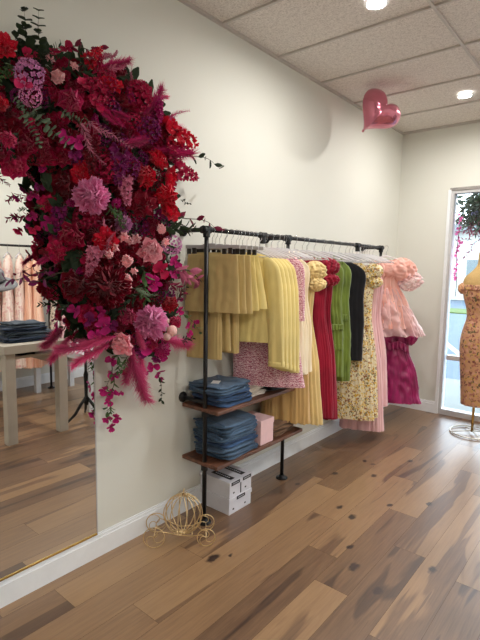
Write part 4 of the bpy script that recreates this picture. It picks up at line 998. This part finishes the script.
# --- blooms seen one by one, from the upper left to the trailing end
for a in [
 ('carnation', 3, 45, 13, .28, P_red, 'scarlet ruffled bloom'), ('orchid_bloom', 25, 54, 9, .27, P_crim), ('hydrangea', 28, 72, 15, .32, P_lil, 'lilac hydrangea head'), ('hydrangea', 31, 95, 11, .30, P_mum, 'pink-lilac hydrangea head'),
 ('orchid_bloom', 24, 83, 9, .33, P_rose), ('rose', 58, 77, 7.5, .32, P_blush, 'small blush rose'), ('rosebud', 50, 59, 4.5, .28, P_blush), ('rosebud', 74, 66, 5, .3, P_blush), ('orchid_bloom', 55, 51, 6.5, .24, P_crim), ('orchid_bloom', 66, 46, 7.5, .24, P_crim),
 ('rose', 70, 101, 12.5, .34, P_rose, 'deep pink rose'), ('hydrangea', 92, 90, 15, .3, P_crim, 'crimson hydrangea head'), ('hydrangea', 106, 78, 13, .26, P_crim), ('orchid_bloom', 84, 82, 8, .33, P_crim), ('orchid_bloom', 98, 104, 9, .33, P_crim),
 ('rose', 1, 105, 8, .33, P_red), ('orchid_bloom', 66, 137, 8.5, .34, P_mag), ('orchid_bloom', 80, 142, 8.5, .33, P_mag), ('orchid_bloom', 75, 155, 7, .33, P_purp), ('peony', 14, 165, 13.5, .34, P_rose, 'magenta-pink peony low on the left'), ('rose', 8, 139, 9, .33, P_rose),
 ('peony', 24, 146, 11, .27, P_crim), ('carnation', 82, 171, 11, .3, P_red), ('hydrangea', 108, 168, 14, .28, P_crim), ('hydrangea', 140, 92, 15, .24, P_crim), ('carnation', 110, 82, 12, .22, P_red), ('stock_spike', 157, 112, 13, .22, P_mag), ('hydrangea', 150, 127, 13, .27, P_purp, 'dark purple bloom cluster'),
 ('orchid_bloom', 172, 120, 6, .2, P_purp), ('rose', 158, 160, 12, .28, P_red, 'bright red rose'), ('rose', 146, 177, 11.5, .3, P_red, 'bright red rose'), ('rose', 170, 177, 11, .26, P_red, 'bright red rose'), ('rose', 166, 196, 12, .28, P_red, 'bright red rose'), ('carnation', 142, 203, 14, .3, P_dark, 'dark red carnation'),
 ('hydrangea', 129, 167, 13, .28, P_purp), ('dahlia', 91, 197, 17, .32, P_mum, 'lilac-pink chrysanthemum'), ('carnation', 78, 178, 10, .3, P_red), ('peony', 62, 187, 14, .26, P_dark), ('orchid_bloom', 33, 197, 6.5, .2, P_mag), ('orchid_bloom', 31, 217, 6.5, .2, P_mag), ('orchid_bloom', 34, 230, 6.5, .2, P_crim), ('orchid_bloom', 39, 187, 5.5, .2, P_purp),
 ('orchid_bloom', 50, 224, 10, .25, P_mag), ('peony', 70, 236, 14, .28, P_crim), ('carnation', 55, 252, 11, .24, P_crim), ('orchid_bloom', 44, 255, 7, .2, P_dark), ('orchid_bloom', 54, 240, 7, .2, P_crim), ('carnation', 105, 241, 14, .3, P_red, 'scarlet carnation at the centre'), ('hydrangea', 84, 218, 12, .26, P_crim), ('rosebud', 115, 247, 5, .33, P_blush), ('rosebud', 109, 254, 5, .33, P_blush),
 ('peony', 73, 286, 15, .27, P_dark, 'maroon peony'), ('dahlia', 106, 288, 20, .31, P_dark, 'large dark red dahlia'), ('orchid_bloom', 74, 311, 8, .24, P_mag), ('orchid_bloom', 88, 262, 8, .28, P_crim), ('dahlia', 123, 224, 8, .3, P_lil, 'pale lilac small bloom'), ('peony', 170, 209, 12, .27, P_red), ('rose', 161, 229, 5.5, .3, P_blush, 'small blush rose'),
 ('rosebud', 136, 239, 5.5, .33, P_blush), ('rosebud', 124, 237, 5, .32, P_blush), ('rosebud', 130, 241, 4, .33, P_blush), ('peony', 151, 251, 12.5, .33, P_pink, 'pink and white garden rose'), ('rosebud', 165, 242, 5, .31, P_blush), ('hydrangea', 173, 246, 10, .27, P_lil, 'lilac hydrangea at the right edge'), ('orchid_bloom', 176, 262, 7.5, .25, P_mag), ('orchid_bloom', 175, 273, 7, .25, P_mag),
 ('orchid_bloom', 162, 271, 10, .3, P_crim), ('orchid_bloom', 154, 284, 9, .3, P_mag), ('orchid_bloom', 146, 279, 7, .3, P_mag), ('rose', 127, 261, 6.5, .34, P_blush, 'small blush rose'), ('rose', 127, 279, 5.5, .33, P_blush, 'small blush rose'), ('rosebud', 129, 286, 4, .32, P_blush), ('rosebud', 134, 271, 4, .32, P_blush), ('rose', 170, 304, 8.5, .28, P_red), ('rose', 128, 316, 9, .32, P_rose, 'magenta rose'),
 ('dahlia', 150, 321, 16, .33, P_mum, 'orchid-pink chrysanthemum'), ('craspedia_ball', 172, 331, 4.8, .32, P_ball, 'cream-pink craspedia ball'), ('craspedia_ball', 167, 337, 3.6, .32, P_ball, 'cream-pink craspedia ball'), ('craspedia_ball', 166, 321, 3.2, .31, P_ball, 'cream-pink craspedia ball'), ('rose', 175, 322, 7, .26, P_rose), ('orchid_bloom', 180, 300, 4.5, .22, P_mag), ('orchid_bloom', 181, 311, 5, .22, P_mag),
 ('orchid_bloom', 196, 324, 5.5, .2, P_mag), ('orchid_bloom', 190, 334, 5.5, .2, P_mag), ('orchid_bloom', 188, 326, 4.5, .2, P_mag), ('peony', 122, 344, 12, .34, P_pink, 'pink and white peony at the bottom'), ('orchid_bloom', 104, 325, 10, .29, P_mag), ('orchid_bloom', 95, 336, 8, .27, P_mag), ('orchid_bloom', 88, 320, 8, .25, P_purp), ('orchid_bloom', 100, 312, 7, .26, P_mag), ('orchid_bloom', 112, 326, 7, .28, P_purp),
 ('orchid_bloom', 147, 348, 8, .3, P_mag), ('rose', 162, 350, 9, .28, P_mag), ('rose', 152, 343, 7, .28, P_rose), ('orchid_bloom', 142, 352, 7, .28, P_purp), ('orchid_bloom', 153, 367, 7, .22, P_mag), ('orchid_bloom', 160, 374, 6.5, .22, P_mag), ('orchid_bloom', 157, 359, 6, .22, P_purp), ('orchid_bloom', 165, 357, 6, .22, P_mag), ('orchid_bloom', 148, 373, 4, .2, P_mag), ('orchid_bloom', 161, 380, 3.5, .2, P_mag),
 ('orchid_bloom', 111, 361, 6.5, .24, P_mag), ('orchid_bloom', 113, 375, 6.5, .22, P_mag), ('orchid_bloom', 104, 391, 6, .2, P_mag), ('orchid_bloom', 113, 394, 6, .2, P_mag), ('orchid_bloom', 121, 394, 3.5, .2, P_mag), ('orchid_bloom', 109, 402, 5.5, .2, P_mag), ('orchid_bloom', 107, 420, 5.5, .2, P_mag), ('orchid_bloom', 116, 419, 6, .2, P_mag), ('orchid_bloom', 112, 428, 5.5, .2, P_mag), ('rosebud', 126, 371, 5, .24, P_rose)]:
    B(*a)
# --- leaves, fronds, sprigs : (kind, base px, tip px, depth, material)
def spray(kind, a, b, depth, mat, label=None, out=0):
    da, db = fdepth(a[0], a[1], depth), fdepth(b[0], b[1], depth)
    p, q = wall_pt(a[0], a[1], da), wall_pt(b[0], b[1], db+out*.6); d = q-p
    return B(kind, a[0], a[1], 1, depth, mat, label, dirn=tuple(d), ln=d.length)
for a in [
 ('eucalyptus_branch', (8, 70), (10, 20), .2, L_dk), ('eucalyptus_branch', (20, 75), (40, 22), .2, L_dk), ('eucalyptus_branch', (40, 70), (47, 20), .18, L_dk), ('eucalyptus_branch', (44, 80), (34, 40), .22, L_dk),
 ('eucalyptus_branch', (30, 104), (60, 152), .34, L_eu, 'grey-green eucalyptus branch'), ('eucalyptus_branch', (20, 112), (46, 140), .33, L_eu), ('eucalyptus_branch', (12, 96), (30, 118), .33, L_eu), ('eucalyptus_branch', (60, 110), (84, 124), .33, L_eu), ('eucalyptus_branch', (10, 60), (2, 90), .3, L_gr), ('leafy_branch', (62, 70), (90, 66), .28, L_dk), ('leafy_branch', (55, 85), (45, 60), .28, L_dk),
 ('heather_frond', (76, 118), (98, 168), .36, L_hea, 'dusty pink heather frond'), ('heather_frond', (84, 116), (122, 152), .36, L_hea, 'dusty pink heather frond'), ('heather_frond', (82, 60), (112, 48), .22, L_hea), ('heather_frond', (104, 72), (136, 66), .2, L_hea), ('heather_frond', (130, 84), (134, 68), .2, L_hea), ('heather_frond', (100, 60), (122, 50), .18, L_hea),
 ('leaf_sprig', (66, 50), (108, 44), .18, L_mar), ('stock_spike', (88, 62), (102, 48), .22, P_red), ('heather_frond', (160, 120), (184, 116), .18, P_plume), ('stock_spike', (158, 130), (196, 143), .2, P_red), ('stock_spike', (160, 148), (190, 152), .18, P_crim), ('stock_spike', (172, 168), (198, 178), .2, P_crim), ('leaf_sprig', (178, 152), (214, 158), .14, L_dk), ('leaf_sprig', (180, 200), (192, 204), .2, L_dk),
 ('leaf_sprig', (174, 214), (214, 220), .2, L_mar, 'maroon leafed sprig reaching right'), ('leaf_sprig', (176, 270), (226, 288), .24, L_hea, 'pink leafed sprig crossing the rack post'), ('leaf_sprig', (70, 272), (14, 291), .2, P_purp, 'lilac leafed sprig trailing left across the mirror'), ('leaf_sprig', (66, 262), (34, 268), .2, L_mar),
 ('leafy_branch', (110, 205), (122, 226), .33, L_gr), ('leafy_branch', (128, 230), (118, 206), .32, L_gr), ('leafy_branch', (160, 226), (188, 236), .27, L_dk), ('leafy_branch', (166, 222), (180, 222), .27, L_dk), ('leafy_branch', (140, 292), (118, 306), .32, L_dk), ('leafy_branch', (142, 268), (150, 300), .3, L_gr), ('heather_frond', (132, 288), (156, 302), .34, L_eu), ('leafy_branch', (165, 280), (182, 292), .26, L_mar), ('leafy_branch', (172, 268), (196, 286), .24, L_hea),
 ('leafy_branch', (112, 250), (106, 222), .32, L_hea), ('heather_frond', (104, 258), (110, 228), .33, L_hea), ('leafy_branch', (176, 300), (186, 288), .22, L_dk), ('leaf_sprig', (178, 305), (194, 330), .2, L_gr), ('leafy_branch', (178, 340), (190, 342), .22, L_dk), ('leafy_branch', (120, 352), (116, 370), .26, L_gr), ('leafy_branch', (128, 356), (122, 372), .25, L_gr), ('leaf_sprig', (112, 366), (104, 398), .2, M_stem and L_gr), ('leaf_sprig', (113, 374), (112, 414), .2, L_gr), ('leafy_branch', (110, 404), (113, 420), .2, L_gr), ('leaf_sprig', (158, 376), (168, 400), .2, L_dk),
 ('leafy_branch', (40, 190), (24, 198), .22, L_mar), ('leafy_branch', (42, 215), (22, 214), .2, L_mar), ('leafy_branch', (46, 205), (36, 208), .22, L_gr), ('leafy_branch', (20, 130), (2, 150), .3, L_dk), ('leafy_branch', (20, 170), (34, 176), .3, L_mar), ('eucalyptus_branch', (14, 78), (-4, 66), .3, L_gr),
 ('feathery_plume', (126, 128), (98, 112), .3, P_plumed, 'crimson feathery plume'), ('feathery_plume', (120, 146), (150, 140), .3, P_plumed, 'crimson feathery plume'), ('feathery_plume', (140, 122), (166, 96), .22, P_plumed), ('feathery_plume', (150, 150), (188, 160), .2, P_plumed), ('feathery_plume', (110, 110), (130, 118), .32, P_plumed), ('feathery_plume', (150, 116), (186, 128), .18, P_plume), ('feathery_plume', (150, 100), (166, 94), .18, P_plume), ('feathery_plume', (96, 70), (124, 58), .2, P_plumed),
 ('feathery_plume', (112, 338), (62, 356), .30, P_plume, 'bright pink feathery plume sweeping left over the mirror'), ('feathery_plume', (112, 342), (74, 362), .27, P_plume), ('feathery_plume', (116, 336), (80, 344), .32, P_plume), ('feathery_plume', (130, 350), (142, 404), .26, P_plume, 'pink feathery plume hanging down'), ('feathery_plume', (134, 346), (128, 384), .24, P_plume), ('feathery_plume', (140, 350), (146, 385), .22, P_plume), ('feathery_plume', (158, 338), (192, 350), .26, P_plume), ('feathery_plume', (136, 328), (142, 350), .34, P_plume),
 ('feathery_plume', (60, 250), (40, 262), .22, P_plumed), ('stock_spike', (120, 150), (118, 186), .33, P_purp), ('stock_spike', (124, 176), (128, 206), .32, L_hea), ('stock_spike', (96, 248), (88, 276), .31, L_hea), ('stock_spike', (60, 206), (56, 232), .27, P_purp), ('stock_spike', (90, 150), (92, 176), .3, P_dark)]:
    spray(*a)
# --- fill behind the front blooms so the garland is thick
def inside(x, y, poly):
    c = False; j = len(poly)-1
    for i in range(len(poly)):
        (xi, yi), (xj, yj) = poly[i], poly[j]
        if (yi > y) != (yj > y) and x < (xj-xi)*(y-yi)/(yj-yi)+xi: c = not c
        j = i
    return c
poly = [(-12, 52), (20, 50), (50, 58), (80, 58), (110, 66), (140, 84), (158, 108), (170, 135), (172, 160), (170, 190), (172, 215), (166, 245), (172, 270), (170, 300), (172, 325), (160, 346), (135, 352), (100, 345), (84, 322), (74, 300), (66, 275), (54, 248), (46, 225), (44, 200), (54, 182), (34, 162), (8, 158), (-12, 150)]
cnt = {}; y = 52; row = 0
while y < 352:
    x = -10+(row % 2)*6.5
    while x < 178:
        xx, yy_ = x+frnd.uniform(-3, 3), y+frnd.uniform(-3, 3)
        if inside(xx, yy_, poly):
            k = frnd.random(); dp = frnd.uniform(.10, .19)
            if k < .16: spray('leafy_branch', (xx, yy_), (xx+frnd.uniform(-20, 20), yy_+frnd.uniform(-20, 20)), dp, L_dk, out=.08)
            elif k < .36: B('carnation', xx, yy_, frnd.uniform(9, 12), dp+.03, frnd.choice([P_dark, P_crim, P_dark]))
            elif k < .54: B('peony', xx, yy_, frnd.uniform(9, 12), dp+.03, frnd.choice([P_dark, P_crim, P_dark]))
            elif k < .74: B('hydrangea', xx, yy_, frnd.uniform(8, 11), dp+.04, frnd.choice([P_crim, P_dark, P_purp]))
            elif k < .90: B('stock_spike', xx, yy_, frnd.uniform(8, 10), dp+.05, frnd.choice([P_crim, P_mag, P_dark]))
            else: B('rose', xx, yy_, frnd.uniform(8, 10), dp+.05, frnd.choice([P_crim, P_dark]))
        x += 13
    y += 11.5; row += 1
m = MB(); n_ = 0
while n_ < 1500:
    xx, yy_ = frnd.uniform(-12, 178), frnd.uniform(52, 352)
    if not inside(xx, yy_, poly): continue
    n_ += 1; a = frnd.uniform(0, 6.28); q = wall_pt(xx, yy_, frnd.uniform(.03, .10))-FO
    leaf(m, q, Vector((.45, cos(a), sin(a))), Vector((1, 0, 0)), frnd.uniform(.06, .10), frnd.uniform(.03, .05), frnd.uniform(0, .5), frnd.uniform(.4, 1), m=4)
tag(m.build('backing_foliage', L_dk, FL), kind='stuff')
# wire frame the stems are tied to
m = MB(); m.tube([Vector((.05, q[0], q[1]))-FO for q in [(.5, 2.2), (.8, 2.32), (1.1, 2.28), (1.42, 2.08), (1.6, 1.8), (1.65, 1.5), (1.6, 1.25)]], .02, 8); m.build('backing_frame', L_dk, FL)

# ------------------------------------------------------------------ greenery and blossoms outside the window
def outtree(name, label, cat, loc, specs, group=None):
    t = thing(name, label, cat, loc, 0, group); rnd = random.Random(5)
    for (kind, mat, n, box_, ln) in specs:
        for k in range(n):
            o = bpy.data.objects.new(kind, fmesh(kind, mat, k % 3)); COL.objects.link(o); o.parent = t
            o.location = [rnd.uniform(a, b) for a, b in box_]; d = Vector((rnd.uniform(-1, 1), rnd.uniform(-.4, .4), rnd.uniform(-1.2, .1))).normalized()
            o.rotation_euler = d.to_track_quat('Z', 'Y').to_euler(); s = ln*rnd.uniform(.7, 1.2); o.scale = (s, s, s)
    return t
P_bl = petal_mat('blue_lilac_blossom', S_(118, 112, 190), S_(176, 172, 226)); P_hot = petal_mat('hot_pink_blossom', S_(210, 60, 140), S_(240, 120, 180))
t = outtree('hanging_basket', 'dark green foliage with lilac blossoms hanging outside the top of the window', 'hanging plant', (.95, D+.55, 2.35), [
    ('leafy_branch', L_dk, 90, ((-.30, .45), (-.14, .14), (-.10, .28)), .30), ('leafy_branch', L_gr, 30, ((-.28, .45), (-.14, .12), (-.08, .2)), .24), ('stock_spike', P_bl, 46, ((-.16, .4), (-.18, .1), (-.22, .05)), .16), ('leafy_branch', L_mar, 16, ((-.3, -.14), (-.1, .1), (-.25, .0)), .2),
    ('leaf_sprig', L_mar, 8, ((-.3, -.15), (-.1, .1), (-.42, -.1)), .22)])
m = MB(); m.lathe([(.0001, -.1), (.14, -.08), (.2, .08), (.2, .1)], (.05, 0, .05), n=20); m.build('basket', M_brown, t)
m = MB()
for k in range(3): m.cyl((.05+.19*cos(k*2.1), .19*sin(k*2.1), .14), (.05, 0, .75), .003)
m.build('chain', M_black, t)
t = thing('blossom_vine', 'hot pink blossom vine trailing down outside the window edge', 'vine', (.628, D+.155, 1.9))
rv = random.Random(8)
m = MB(); m.tube([(.01*sin(k), 0, .5-.12*k) for k in range(10)], .004, 6); m.build('vine_stem', M_stem, t)
for k in range(15):
    o = bpy.data.objects.new('orchid_bloom', fmesh('orchid_bloom', P_hot, k % 3)); COL.objects.link(o); o.parent = t
    o.location = (rv.uniform(-.012, .02), rv.uniform(-.02, .02), .32-.05*k); o.rotation_euler = (rv.uniform(1, 2), rv.uniform(-.4, .4), rv.uniform(-1, 1)); s = rv.uniform(.024, .038); o.scale = (s, s, s)
tr = thing('leafy_tree', 'large dark leafy tree standing across the pavement outside', 'tree', (-1.6, D+5.2, 0))
m = MB(); m.tube([(0, 0, 0), (.05, 0, 1.5), (.0, .1, 3.0), (.2, 0, 4.2)], [.16, .12, .10, .05], 10); m.build('trunk', M_brown, tr)
rt2 = random.Random(12)
m = MB()
for k in range(1500):
    a = rt2.uniform(0, 6.28); c = Vector((rt2.gauss(0, .7), rt2.gauss(0, .7), 4.1+rt2.gauss(0, .45)))
    leaf(m, c, Vector((cos(a), sin(a), rt2.uniform(-.8, .3))), Vector((0, 0, 1)), .26, .15, m=3)
m.build('crown', L_dk, tr)

# ------------------------------------------------------------------ camera, world, view
cd = bpy.data.cameras.new('camera'); cam = bpy.data.objects.new('camera', cd); COL.objects.link(cam); SC.camera = cam
yaw, pit, rol = .6923, .10949, .01672
fw = Vector((-sin(yaw)*cos(pit), cos(yaw)*cos(pit), -sin(pit))); r0 = Vector((cos(yaw), sin(yaw), 0)); u0 = r0.cross(fw)
r = cos(rol)*r0 + sin(rol)*u0; u = -sin(rol)*r0 + cos(rol)*u0
Mx = Matrix(((r.x, u.x, -fw.x), (r.y, u.y, -fw.y), (r.z, u.z, -fw.z))).to_4x4(); Mx.translation = (2.1669, 0, 1.5986)
cam.matrix_world = Mx
cd.sensor_fit = 'VERTICAL'; cd.sensor_height = 32; cd.lens = 474.07/640*32; cd.clip_start = .05; cd.clip_end = 200
w = bpy.data.worlds.new('sky'); SC.world = w; w.use_nodes = True; nt = w.node_tree; nt.nodes.clear()
bg = nt.nodes.new('ShaderNodeBackground'); ow = nt.nodes.new('ShaderNodeOutputWorld')
tc = nt.nodes.new('ShaderNodeTexCoord'); sp = nt.nodes.new('ShaderNodeSeparateXYZ'); nt.links.new(tc.outputs['Generated'], sp.inputs[0])
cr = nt.nodes.new('ShaderNodeValToRGB'); cr.color_ramp.elements[0].color = (.84, .92, 1, 1); cr.color_ramp.elements[1].color = (.66, .82, 1, 1)
nt.links.new(sp.outputs[2], cr.inputs[0]); nt.links.new(cr.outputs[0], bg.inputs[0]); bg.inputs[1].default_value = 7.5
nt.links.new(bg.outputs[0], ow.inputs[0])
pl = bpy.data.lights.new('window_portal', 'AREA'); pl.shape = 'RECTANGLE'; pl.size = WX1-WX0; pl.size_y = WTOP
pl.cycles.is_portal = True; po = bpy.data.objects.new('window_portal', pl); COL.objects.link(po)
po.location = ((WX0+WX1)/2, D+.16, WTOP/2); po.rotation_euler = (radians(-90), 0, 0)
SC.view_settings.view_transform = 'Standard'; SC.view_settings.look = 'None'; SC.view_settings.gamma = 1
SC.view_settings.use_curve_mapping = False; SC.view_settings.exposure = 0
SC.cycles.max_bounces = 9; SC.cycles.diffuse_bounces = 5; SC.cycles.glossy_bounces = 5; SC.cycles.transparent_max_bounces = 12
SC.cycles.use_denoising = True; SC.cycles.sample_clamp_indirect = 6; SC.cycles.caustics_reflective = True; SC.cycles.blur_glossy = .3
